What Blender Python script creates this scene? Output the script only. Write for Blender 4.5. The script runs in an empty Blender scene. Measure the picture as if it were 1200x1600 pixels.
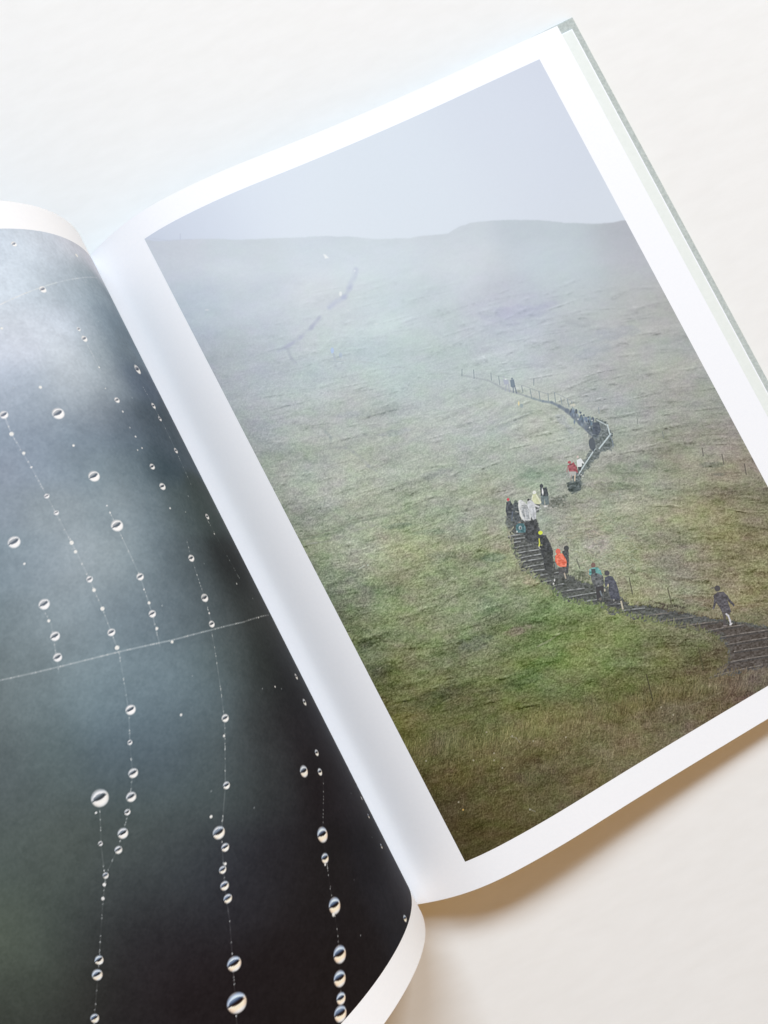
import bpy, math, random
import numpy as np
from mathutils import Matrix, Vector
C = bpy.context.scene
D = {"cam":[0.04926,0.13897,0.32697],"R":[[0.887767,0.458583,-0.039639],[-0.459791,0.887525,-0.029861],[0.021487,0.044736,0.998768]],"f":1189.73,"W":0.22891,"uL":0.02987,"uR":0.2146,"vT":0.28995,"vB":0.01159,"z0":0.00993,"Wc":0.23669,"ov":0.00421,"lT":0.28931,"lB":0.01144,"R0":[[0.0,0.00306,0.00619,0.0094,0.01271,0.0161,0.01959,0.02317,0.02682,0.03053,0.03429,0.03808,0.04189,0.0457,0.04951,0.05333,0.05714,0.06095,0.06475,0.06854,0.07233,0.07611,0.07988,0.08365,0.08742,0.09119,0.09497,0.09875,0.10253,0.10631,0.11009,0.11388,0.11767,0.12146,0.12525,0.12904,0.13284,0.13664,0.14044,0.14424,0.14804,0.15185,0.15565,0.15946,0.16327,0.16708,0.17089,0.1747,0.17851,0.18232,0.18613,0.18994,0.19375,0.19756,0.20137,0.20517,0.20898,0.21279,0.2166,0.22041,0.22421],[0.00993,0.01221,0.01439,0.01645,0.01835,0.02009,0.02164,0.02297,0.02407,0.02495,0.0256,0.02603,0.02628,0.0264,0.02641,0.02633,0.02617,0.02594,0.02562,0.02522,0.02475,0.02422,0.02365,0.02307,0.02249,0.02193,0.02138,0.02084,0.02033,0.01982,0.01934,0.01887,0.01841,0.01797,0.01755,0.01715,0.01677,0.0164,0.01606,0.01574,0.01544,0.01516,0.0149,0.01466,0.01444,0.01423,0.01404,0.01385,0.01366,0.01347,0.01327,0.01307,0.01286,0.01265,0.01243,0.01221,0.01198,0.01174,0.0115,0.01126,0.01101]],"R1":[[0.0,0.00315,0.00634,0.0096,0.01292,0.01633,0.01984,0.02342,0.02709,0.03082,0.03459,0.03839,0.0422,0.04602,0.04983,0.05364,0.05745,0.06126,0.06506,0.06886,0.07264,0.07643,0.08021,0.08398,0.08776,0.09154,0.09532,0.09911,0.10289,0.10668,0.11047,0.11426,0.11805,0.12184,0.12563,0.12943,0.13322,0.13702,0.14081,0.14461,0.1484,0.1522,0.156,0.15979,0.16359,0.16739,0.17119,0.17499,0.17879,0.1826,0.18641,0.19022,0.19403,0.19784,0.20165,0.20547,0.20928,0.2131,0.21691,0.22073,0.22454],[0.00993,0.01209,0.01417,0.01616,0.01803,0.01974,0.02125,0.02254,0.0236,0.02441,0.02498,0.02532,0.02548,0.02551,0.02544,0.0253,0.0251,0.02484,0.02451,0.02413,0.02368,0.02318,0.02266,0.02212,0.02159,0.02108,0.02057,0.02008,0.01961,0.01914,0.01869,0.01826,0.01783,0.01742,0.01701,0.01661,0.01621,0.01582,0.01543,0.01504,0.01466,0.01428,0.0139,0.01353,0.01317,0.01281,0.01246,0.01214,0.01184,0.01157,0.01134,0.01114,0.01097,0.01083,0.01072,0.01065,0.01061,0.0106,0.01063,0.01068,0.01076]],"L0":[[-0.0,0.00119,0.00227,0.00324,0.00406,0.0047,0.00511,0.00525,0.00514,0.00477,0.00414,0.00325,0.0021,0.0007,-0.00096,-0.00285,-0.00499,-0.00734,-0.0099,-0.01267,-0.01562,-0.01872,-0.02197,-0.02532,-0.02876,-0.03228,-0.03588,-0.03953,-0.04324,-0.04699,-0.05077,-0.05457,-0.05838,-0.06219,-0.06601,-0.06982,-0.07363,-0.07744,-0.08125,-0.08505,-0.08886,-0.09266,-0.09646,-0.10026,-0.10405,-0.10784,-0.11163,-0.11542,-0.1192,-0.12298,-0.12676,-0.13053,-0.1343,-0.13807,-0.14183,-0.14559,-0.14935,-0.1531,-0.15685,-0.1606,-0.16434],[0.00993,0.01356,0.01721,0.0209,0.02463,0.02839,0.03218,0.03599,0.03981,0.0436,0.04736,0.05107,0.05471,0.05826,0.06169,0.065,0.06816,0.07116,0.07399,0.07661,0.07904,0.08125,0.08326,0.08508,0.08673,0.08819,0.08947,0.09056,0.09146,0.09217,0.09269,0.093,0.09313,0.09312,0.09301,0.09285,0.09267,0.09246,0.09222,0.09196,0.09166,0.09135,0.091,0.09063,0.09024,0.08981,0.08936,0.08889,0.0884,0.08788,0.08735,0.08679,0.08621,0.08561,0.08499,0.08435,0.08368,0.083,0.08229,0.08156,0.08082]],"L1":[[-0.0,0.0008,0.00145,0.00192,0.0022,0.00227,0.00213,0.00174,0.00112,0.00028,-0.0008,-0.0021,-0.00359,-0.00527,-0.0071,-0.00907,-0.0112,-0.01346,-0.01585,-0.01839,-0.02104,-0.02382,-0.02675,-0.02981,-0.03301,-0.03635,-0.03979,-0.04334,-0.04697,-0.05067,-0.05443,-0.05822,-0.06203,-0.06584,-0.06966,-0.07347,-0.07728,-0.08109,-0.08489,-0.0887,-0.0925,-0.09631,-0.10011,-0.1039,-0.1077,-0.11149,-0.11528,-0.11906,-0.12285,-0.12663,-0.1304,-0.13418,-0.13795,-0.14172,-0.14548,-0.14924,-0.153,-0.15675,-0.1605,-0.16425,-0.16799],[0.00993,0.01366,0.01742,0.02121,0.02501,0.02882,0.03263,0.03643,0.04019,0.04391,0.04757,0.05116,0.05467,0.0581,0.06145,0.06471,0.06788,0.07095,0.07392,0.07677,0.07951,0.08212,0.08457,0.08684,0.08892,0.09077,0.0924,0.0938,0.09497,0.09589,0.09657,0.097,0.09719,0.0972,0.09709,0.09694,0.09675,0.09654,0.0963,0.09604,0.09574,0.09542,0.09508,0.09471,0.09431,0.09389,0.09344,0.09297,0.09248,0.09196,0.09142,0.09087,0.09029,0.08969,0.08907,0.08842,0.08776,0.08707,0.08637,0.08564,0.08489]],"polyX":[225.271,488.244,12.581,0.343,591.947,94.114,-3.486,-0.301,345.482,-521.174,-24.314,-0.462,-860.853,947.698,148.536,5.689,832.562,-777.983,-243.084,-10.338,-291.729,242.899,120.156,5.308],"polyY":[373.441,948.207,24.435,0.666,-397.029,123.648,-8.457,-0.632,434.037,-831.529,-39.842,-0.653,-598.084,1245.749,262.979,10.178,341.071,-708.542,-437.052,-18.864,-60.768,109.497,217.391,9.752],"drops":[[67.64,283.48,0.982,151],[40.22,282.89,0.716,150],[65.19,266.19,1.313,153],[83.96,254.7,0.416,158],[58.69,250.85,0.779,155],[58.21,247.14,1.225,155],[57.86,236.0,0.334,157],[81.12,232.65,0.52,160],[35.82,236.47,2.04,159],[56.93,223.34,1.112,159],[56.84,218.89,0.333,160],[79.6,222.72,1.979,161],[94.75,227.51,1.316,163],[37.5,221.09,1.308,161],[37.39,215.81,1.069,162],[95.16,220.95,0.706,164],[79.62,211.18,0.415,162],[56.51,209.23,0.333,162],[56.14,204.74,0.333,162],[94.4,213.92,0.504,164],[94.17,208.9,0.302,164],[55.57,197.5,1.155,164],[37.11,202.61,1.185,165],[77.95,199.55,1.871,164],[55.28,189.8,1.376,165],[93.78,198.69,0.803,165],[56.53,181.7,0.331,167],[93.37,192.71,0.802,166],[78.37,189.1,0.311,165],[78.43,186.59,0.31,166],[78.18,181.9,2.006,166],[37.86,175.56,1.222,170],[107.82,189.47,1.864,169],[93.15,182.16,0.66,167],[93.28,179.11,0.539,167],[38.96,168.63,0.351,171],[57.81,163.0,1.313,170],[107.87,182.11,0.391,169],[93.07,169.49,0.996,169],[93.27,165.83,0.597,169],[78.68,163.79,1.233,169],[79.38,159.53,0.307,169],[79.78,154.94,0.511,170],[60.17,148.78,1.515,172],[40.41,148.66,0.347,174],[107.74,168.4,1.655,170],[108.62,163.26,0.485,170],[93.43,159.52,0.655,170],[80.39,151.37,1.224,171],[81.15,146.53,0.508,171],[61.33,143.45,0.323,173],[62.37,139.8,1.222,174],[108.86,158.23,1.453,171],[94.08,151.71,1.186,170],[94.51,146.68,0.69,171],[78.54,140.51,0.511,172],[36.49,134.1,0.351,178],[110.76,152.17,1.35,171],[98.74,127.93,1.555,173],[86.08,118.97,0.398,175],[73.49,110.83,1.337,178],[76.6,106.2,0.407,178],[27.62,107.75,1.32,-176],[32.42,98.48,1.413,-175],[102.86,119.36,0.77,173],[105.74,110.83,1.471,174],[109.05,104.96,1.519,174],[111.83,101.55,0.945,174],[82.88,92.73,1.195,179],[117.06,109.11,2.644,173],[119.83,105.82,0.377,173],[115.48,96.74,1.599,174],[122.45,97.23,0.75,173],[118.62,93.09,1.181,173],[91.23,87.32,0.487,179],[91.24,81.93,1.944,179],[91.42,77.09,1.261,-180],[53.53,80.49,2.069,-174],[42.0,81.88,1.247,-173],[45.63,76.12,1.342,-172],[93.52,72.91,0.482,180],[94.9,71.92,1.153,180],[96.38,67.6,1.377,180],[97.13,63.88,1.335,-180],[125.08,88.25,0.934,173],[126.54,86.11,0.56,173],[128.64,82.64,0.559,173],[58.74,59.87,2.556,-171],[62.25,53.48,1.682,-170],[63.42,51.94,0.419,-170],[23.12,47.8,0.962,-164],[26.19,36.64,0.95,-162],[67.12,39.8,2.577,-168],[69.07,38.04,0.614,-169],[37.1,13.7,1.25,-159],[137.41,67.3,1.389,172],[139.79,63.76,1.665,172],[103.37,46.78,2.155,180],[107.35,36.88,2.968,179],[73.3,27.31,2.619,-168],[77.0,21.81,2.385,-167],[79.51,17.05,1.773,-167],[81.87,13.78,2.344,-168],[145.99,52.89,1.382,172],[47.54,110.06,0.336,-179],[19.4,53.93,0.732,106],[57.14,212.75,0.266,161],[58.47,204.35,0.264,162],[50.15,178.95,0.225,168],[59.45,228.0,0.221,158],[33.22,141.33,0.237,177]],"threads":[[[[94.75,227.51],[95.16,220.95],[94.17,208.9],[93.78,198.69],[93.15,182.16],[93.07,169.49],[93.43,159.52],[94.08,151.71],[94.51,146.68]],0.35],[[[94.65,145.0],[96.68,137.38],[99.3,128.03],[102.86,119.36],[105.9,110.93],[109.59,104.65]],0.28],[[[110.51,102.66],[115.48,96.74],[119.98,92.38],[125.08,88.25],[130.1,80.08],[137.41,67.3],[143.13,57.83],[146.9,51.49]],0.22],[[[118.46,106.12],[122.44,96.81],[125.18,88.92]],0.25],[[[78.43,186.59],[78.36,181.05],[78.5,170.79],[78.68,163.79],[80.39,151.37],[82.72,141.01]],0.35],[[[56.15,169.12],[57.81,163.0],[60.17,148.78],[62.37,139.8]],0.2],[[[63.89,137.34],[66.97,128.8],[71.02,118.01],[73.7,111.4]],0.35],[[[74.48,109.55],[83.51,92.46],[90.48,81.65],[96.38,67.6],[99.44,57.87],[103.99,46.37],[109.82,31.77]],0.28],[[[128.57,153.88],[119.22,151.37],[110.15,149.07],[94.16,145.18],[78.07,140.97],[63.42,138.09],[47.89,135.37],[22.78,132.93]],0.75],[[[81.25,262.62],[71.76,265.24],[64.74,267.15],[58.08,268.96],[47.74,271.68],[38.42,274.35],[30.41,276.66]],0.45],[[[38.48,228.66],[37.5,221.09],[36.75,212.15],[37.11,202.61],[38.37,187.9]],0.3],[[[39.08,174.37],[36.27,149.72]],0.15],[[[45.41,73.76],[58.23,60.5],[65.08,46.37],[70.79,32.32],[79.51,17.05]],0.18],[[[58.69,250.85],[58.13,243.18],[57.84,235.01]],0.25],[[[108.68,167.6],[108.36,162.05],[112.21,148.05]],0.2]],"lcol":[[76.59,273.71,212,224,236],[72.6,273.21,204,218,230],[66.11,272.78,196,210,222],[58.7,272.9,194,208,221],[48.89,274.05,178,193,205],[39.01,276.32,158,175,186],[86.37,248.0,202,212,225],[81.86,246.74,203,212,225],[67.88,243.97,202,214,225],[55.32,243.13,166,182,193],[43.11,243.87,118,135,148],[91.43,238.24,178,190,205],[84.44,235.93,172,186,202],[75.03,233.4,190,202,212],[66.56,231.78,190,202,212],[59.24,230.92,172,186,196],[52.02,230.58,135,150,162],[42.83,230.88,92,107,125],[95.91,227.53,150,163,178],[83.82,223.11,146,160,174],[68.03,218.88,136,149,162],[55.53,217.03,104,118,132],[46.36,216.57,80,94,106],[102.03,213.01,145,157,172],[92.07,208.7,140,155,170],[83.31,205.33,135,152,165],[73.77,202.17,132,150,160],[62.71,199.32,105,122,132],[51.66,197.44,68,84,94],[114.51,184.21,132,148,158],[109.63,181.7,135,152,162],[104.77,179.24,148,162,172],[93.29,173.58,158,172,180],[82.83,168.77,150,165,172],[75.22,165.56,120,138,148],[66.75,162.32,98,114,124],[59.47,159.87,72,82,86],[39.39,154.93,42,46,48],[130.53,149.8,115,128,130],[120.32,144.53,112,128,132],[107.34,137.49,118,138,146],[92.7,129.29,122,142,152],[80.36,122.48,108,128,140],[72.48,118.3,88,104,112],[58.55,111.42,60,66,68],[40.58,103.87,32,32,36],[138.71,132.86,98,110,112],[123.25,124.99,96,112,114],[108.6,116.95,92,108,118],[95.73,109.34,86,100,112],[80.04,99.89,80,92,98],[65.53,91.41,55,60,62],[45.91,80.98,34,31,34],[151.0,105.5,84,95,92],[134.47,97.35,82,92,88],[117.65,88.61,74,82,84],[104.9,81.0,66,74,78],[95.26,74.72,50,54,62],[81.4,65.26,36,36,42],[64.86,53.85,27,26,29],[41.34,38.55,30,30,35],[156.63,94.1,86,97,88],[141.72,86.89,74,84,80],[126.31,79.18,60,66,67],[111.64,71.01,48,51,54],[94.08,59.42,37,36,41],[72.12,43.47,27,25,28],[40.61,21.06,34,35,40],[161.79,83.72,92,102,89],[152.03,79.11,79,89,82],[138.13,72.36,58,62,62],[124.53,65.53,44,42,46],[111.58,58.16,36,34,38],[87.3,41.22,30,26,28],[65.49,24.37,28,25,27],[171.95,63.46,58,62,56],[156.7,56.52,50,52,50],[137.62,47.41,38,36,38],[115.98,36.07,31,27,29],[92.14,19.19,29,25,26],[93.65,232.94,166,179,192],[85.24,229.31,158,172,186],[77.86,227.1,160,174,186],[69.45,225.83,160,173,184],[61.67,223.85,125,139,151],[71.04,286.73,210,223,236],[57.17,286.25,208,220,232],[72.74,282.77,205,220,234],[63.94,282.53,205,218,230],[53.41,283.0,206,218,232],[42.91,284.5,214,221,233],[33.18,286.05,206,212,224],[83.72,256.72,208,218,228],[76.23,255.03,205,216,228],[63.31,253.45,202,214,228],[55.38,253.37,180,196,210],[44.0,254.95,140,158,172],[34.96,255.42,118,137,152],[79.54,266.7,205,219,231],[67.34,265.09,192,207,219],[54.58,265.2,172,189,202],[42.55,268.82,158,176,190],[34.25,268.3,142,160,174],[98.71,220.86,142,158,174],[90.31,217.46,136,151,167],[79.57,213.7,130,146,160],[71.66,211.43,118,135,150],[60.14,209.01,100,116,130],[44.42,207.55,80,94,106],[30.27,208.15,78,92,103],[106.96,201.47,142,156,168],[93.82,195.36,149,163,171],[75.85,188.19,142,158,167],[62.81,184.18,114,131,141],[51.81,181.74,82,96,100],[36.62,179.94,68,80,81],[120.26,171.52,124,140,146],[110.42,166.37,134,149,156],[102.36,162.14,150,165,173],[94.32,157.55,124,141,151],[85.75,153.26,112,129,140],[76.45,148.87,106,122,132],[68.13,145.23,95,110,118],[55.73,140.44,77,87,91],[42.29,136.28,56,61,62],[25.71,132.99,54,58,59],[125.88,159.51,118,132,136],[112.21,153.39,126,141,146],[102.95,147.3,128,146,154],[94.33,139.36,120,140,150],[82.16,132.86,118,138,148],[70.32,126.9,100,118,122],[61.07,122.59,76,86,88],[48.03,117.22,45,50,50],[33.87,112.55,50,54,59],[102.18,122.17,90,108,118],[92.36,116.45,88,106,115],[79.98,109.26,84,98,101],[65.47,101.17,63,69,71],[55.26,95.89,43,42,47],[37.57,87.87,44,44,51],[143.47,123.08,90,101,103],[127.92,115.26,88,100,100],[109.08,107.09,76,89,90],[92.94,97.27,78,92,93],[78.74,88.37,65,75,76],[68.5,82.04,47,49,53],[50.34,71.46,33,30,34],[34.61,63.41,40,39,45],[148.41,112.98,86,97,93],[131.06,104.35,84,93,89],[114.42,95.52,78,88,86],[98.48,85.78,66,74,76],[94.59,67.23,48,52,58],[82.5,58.77,43,43,47],[68.49,48.79,38,35,36],[39.75,29.28,38,38,45],[27.86,20.9,50,50,58],[168.39,72.75,74,82,75],[157.63,67.79,69,77,69],[143.64,61.14,52,54,50],[129.96,54.4,41,38,40],[116.74,47.33,34,28,30],[100.96,36.97,29,25,27],[80.59,21.22,29,25,26]]}
H = 0.30
# ---------------------------------------------------------------- camera
cam = bpy.data.cameras.new('camera'); camo = bpy.data.objects.new('camera', cam)
C.collection.objects.link(camo)
R = D['R']
camo.matrix_world = Matrix([[R[i][0], R[i][1], R[i][2], D['cam'][i]] for i in range(3)] + [[0, 0, 0, 1]])
cam.sensor_fit = 'VERTICAL'; cam.sensor_height = 36; cam.lens = D['f'] / 1600 * 36
cam.clip_start = 0.01; cam.clip_end = 50
C.camera = camo
# ---------------------------------------------------------------- room light (soft environment), window light and an added gutter fill
w = bpy.data.worlds.new('World'); C.world = w; w.use_nodes = True
nt = w.node_tree; nt.nodes.clear()
N = nt.nodes.new; L = nt.links.new
tc = N('ShaderNodeTexCoord')
wo = N('ShaderNodeOutputWorld'); bg = N('ShaderNodeBackground'); L(bg.outputs[0], wo.inputs[0])
def dotn(v, a, b):
    d_ = N('ShaderNodeVectorMath'); d_.operation = 'DOT_PRODUCT'; L(tc.outputs['Generated'], d_.inputs[0]); d_.inputs[1].default_value = v
    m = N('ShaderNodeMapRange'); m.interpolation_type = 'SMOOTHSTEP'; L(d_.outputs['Value'], m.inputs[0])
    m.inputs[1].default_value = a; m.inputs[2].default_value = b
    return m.outputs[0]
COOL = (0.20, 0.25, 0.34); WARM = (0.84, 0.45, 0.10); BASE = (0.065, 0.045, 0.022)
def tintn(fac, col):
    m = N('ShaderNodeVectorMath'); m.operation = 'SCALE'; m.inputs[0].default_value = col; L(fac, m.inputs['Scale']); return m.outputs[0]
fw = dotn(Vector((0.30, -1.0, 0.18)).normalized(), -0.05, 0.95); fc = dotn(Vector((-0.85, 0.6, 0.40)).normalized(), -0.05, 0.95)
ad = N('ShaderNodeVectorMath'); ad.operation = 'ADD'; L(tintn(fw, WARM), ad.inputs[0]); L(tintn(fc, COOL), ad.inputs[1])
ad2 = N('ShaderNodeVectorMath'); ad2.operation = 'ADD'; L(ad.outputs[0], ad2.inputs[0]); ad2.inputs[1].default_value = BASE
L(ad2.outputs[0], bg.inputs[0]); bg.inputs[1].default_value = 1.0
ld = bpy.data.lights.new('window_light', 'AREA'); ld.shape = 'RECTANGLE'; ld.size = 0.75; ld.size_y = 0.62
ld.energy = 90; ld.color = (0.780, 0.870, 0.950)
lo = bpy.data.objects.new('window_light', ld); C.collection.objects.link(lo)
ldir = Vector((0.80, 1.0, 1.02)).normalized()
lo.location = Vector((0.05, 0.12, 0)) + ldir * 4.0
lo.rotation_euler = ldir.to_track_quat('Z', 'Y').to_euler()
l2 = bpy.data.lights.new('gutter_fill_light', 'AREA'); l2.shape = 'RECTANGLE'; l2.size = 1.4; l2.size_y = 0.8; l2.energy = 91; l2.color = (0.735, 0.86, 1.0)  # added unseen fill lamp that brightens the gutter slope
lo2 = bpy.data.objects.new('gutter_fill_light', l2); C.collection.objects.link(lo2); d2 = Vector((0.10, 0.75, 0.72)).normalized()
lo2.location = Vector((0.05, 0.12, 0)) + d2 * 3.5; lo2.rotation_euler = d2.to_track_quat('Z', 'Y').to_euler()
vs = C.view_settings; vs.view_transform = 'Standard'; vs.look = 'None'; vs.exposure = 0; vs.gamma = 1; vs.use_curve_mapping = False

# ---------------------------------------------------------------- numeric helpers
def hashn(ix, iy, seed):
    h = (ix.astype(np.int64) * 374761393 + iy.astype(np.int64) * 668265263 + seed * 1442695041) & 0xFFFFFFFF
    h = ((h ^ (h >> 13)) * 1274126177) & 0xFFFFFFFF
    h = (h ^ (h >> 16)) & 0xFFFFFF
    return h / float(0xFFFFFF)
def vnoise(x, y, seed=0):
    x0 = np.floor(x); y0 = np.floor(y); fx = x - x0; fy = y - y0
    fx = fx * fx * (3 - 2 * fx); fy = fy * fy * (3 - 2 * fy)
    a = hashn(x0, y0, seed); b = hashn(x0 + 1, y0, seed); c = hashn(x0, y0 + 1, seed); d = hashn(x0 + 1, y0 + 1, seed)
    return (a * (1 - fx) + b * fx) * (1 - fy) + (c * (1 - fx) + d * fx) * fy - 0.5
def fbm(x, y, seed=0, oct=4, gain=0.5):
    s = 0; a = 1.0; t = 0
    for k in range(oct):
        s = s + a * vnoise(x * 2 ** k + 17.3 * k, y * 2 ** k - 9.1 * k, seed + k); t += a; a *= gain
    return s / t * 2
def lin(c):
    c = np.clip(c / 255.0, 0, 1)
    return np.where(c <= 0.04045, c / 12.92, ((c + 0.055) / 1.055) ** 2.4)
def smooth(a, b, x):
    t = np.clip((x - a) / (b - a), 0, 1); return t * t * (3 - 2 * t)
def field(X, Y, pts, sig):
    num = np.zeros(X.shape + (3,)); den = np.zeros(X.shape) + 1e-9
    for p in pts:
        wgt = np.exp(-((X - p[0]) ** 2 + (Y - p[1]) ** 2) / (2 * sig * sig)) + 1e-7 / (1 + ((X - p[0]) ** 2 + (Y - p[1]) ** 2) / sig ** 2) ** 3
        num += wgt[..., None] * np.array(p[2:5], float); den += wgt
    return num / den[..., None]
class Canvas:
    """a picture raster in sRGB units with soft-edged shapes; one cell = one unit"""
    def __init__(s, x0, y0, w, h, k=1.0):
        s.x0, s.y0, s.k = x0, y0, k
        s.n = (int(h / k), int(w / k))
        s.Y, s.X = np.mgrid[0:s.n[0], 0:s.n[1]].astype(float)
        s.X = s.X * k + x0; s.Y = s.Y * k + y0
        s.I = np.zeros(s.n + (3,))
    def box(s, a, b, c, d):
        i0 = max(0, int((b - s.y0) / s.k) - 1); i1 = min(s.n[0], int((d - s.y0) / s.k) + 3)
        j0 = max(0, int((a - s.x0) / s.k) - 1); j1 = min(s.n[1], int((c - s.x0) / s.k) + 3)
        return (slice(i0, i1), slice(j0, j1)) if i1 > i0 and j1 > j0 else None
    lift = False; tone = False
    def blend(s, sl, al, col):
        if s.tone: col = np.interp(np.array(col, float), HT[0], HT[1])
        if s.lift: col = np.array(col, float) * .83 + 38
        al = al[..., None]; s.I[sl] = s.I[sl] * (1 - al) + np.array(col, float) * al
    def line(s, pts, r, col, a=1.0, soft=0.7, dots=0):
        for p, q in zip(pts[:-1], pts[1:]):
            m = r + soft + 1
            sl = s.box(min(p[0], q[0]) - m, min(p[1], q[1]) - m, max(p[0], q[0]) + m, max(p[1], q[1]) + m)
            if not sl: continue
            x = s.X[sl]; y = s.Y[sl]; dx = q[0] - p[0]; dy = q[1] - p[1]
            t = np.clip(((x - p[0]) * dx + (y - p[1]) * dy) / (dx * dx + dy * dy + 1e-9), 0, 1)
            dd = np.hypot(x - p[0] - t * dx, y - p[1] - t * dy)
            al = a * np.clip((r + soft - dd) / (2 * soft), 0, 1)
            if dots: al = al * (0.35 + 1.3 * np.clip(vnoise(x / dots, y / dots, 5) + 0.45, 0, 1))
            s.blend(sl, np.clip(al, 0, 1), col)
    def ell(s, x, y, rx, ry, col, a=1.0, soft=0.7, ang=0):
        m = max(rx, ry) + soft + 1; sl = s.box(x - m, y - m, x + m, y + m)
        if not sl: return
        dx = s.X[sl] - x; dy = s.Y[sl] - y; c_, s_ = math.cos(ang), math.sin(ang)
        u = (dx * c_ + dy * s_) / rx; v = (-dx * s_ + dy * c_) / ry
        rr = np.hypot(u, v); s.blend(sl, a * np.clip((1 - rr) * min(rx, ry) / (2 * soft) + 0.5, 0, 1), col)
    def poly(s, pts, col, a=1.0, soft=0.6, rough=0, tex=0, seed=1):
        P = np.array(pts, float); m = soft + 1 + rough
        sl = s.box(P[:, 0].min() - m, P[:, 1].min() - m, P[:, 0].max() + m, P[:, 1].max() + m)
        if not sl: return
        x = s.X[sl]; y = s.Y[sl]; ins = np.zeros(x.shape, bool); dist = np.full(x.shape, 1e9)
        xr, yr = x, y
        if rough:
            xr = x + rough * 1.6 * fbm(x / 5, y / 5, seed, 3); yr = y + rough * 1.6 * fbm(x / 5 + 40, y / 5, seed, 3)
        for k in range(len(P)):
            a0 = P[k]; b0 = P[(k + 1) % len(P)]
            dx, dy = b0 - a0
            t = np.clip(((xr - a0[0]) * dx + (yr - a0[1]) * dy) / (dx * dx + dy * dy + 1e-9), 0, 1)
            dist = np.minimum(dist, np.hypot(xr - a0[0] - t * dx, yr - a0[1] - t * dy))
            cr = ((a0[1] > yr) != (b0[1] > yr))
            with np.errstate(divide='ignore', invalid='ignore'):
                xi = (b0[0] - a0[0]) * (yr - a0[1]) / (b0[1] - a0[1]) + a0[0]
            ins ^= cr & (xr < xi)
        sd = np.where(ins, dist, -dist)
        al = a * np.clip(sd / (2 * soft) + 0.5, 0, 1)
        cc = np.zeros(x.shape + (3,)) + (np.array(col, float) * .83 + 38 if s.lift else np.array(col, float))
        if tex: cc = cc + tex * 1.7 * fbm(x / 3.4, y / 2.6, seed + 9, 3)[..., None] * np.array([1, 1, 1.05])
        al = al[..., None]; s.I[sl] = s.I[sl] * (1 - al) + cc * al
    def crisp(s, amt, m=None):
        I = s.I; P = np.pad(I, ((1, 1), (1, 1), (0, 0)), 'edge'); B = sum(P[a:a + I.shape[0], b:b + I.shape[1]] for a in range(3) for b in range(3)) / 9
        d_ = (I - B) * amt; s.I = np.clip(I + (d_ if m is None else d_ * m[..., None]), 0, 255)
    def sample(s, x, y):
        j = np.clip((x - s.x0) / s.k, 0, s.n[1] - 1.001); i = np.clip((y - s.y0) / s.k, 0, s.n[0] - 1.001)
        j0 = j.astype(int); i0 = i.astype(int); fj = (j - j0)[..., None]; fi = (i - i0)[..., None]
        I = s.I
        return (I[i0, j0] * (1 - fj) + I[i0, j0 + 1] * fj) * (1 - fi) + (I[i0 + 1, j0] * (1 - fj) + I[i0 + 1, j0 + 1] * fj) * fi

# tone curves of the two prints (print stock never reaches full black)
HT = ([0, 18, 44, 63, 80, 100, 128, 140, 160, 190, 200, 225, 255], [20, 38, 66, 90, 110, 127, 158, 164, 177, 195, 209, 230, 255])
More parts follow.
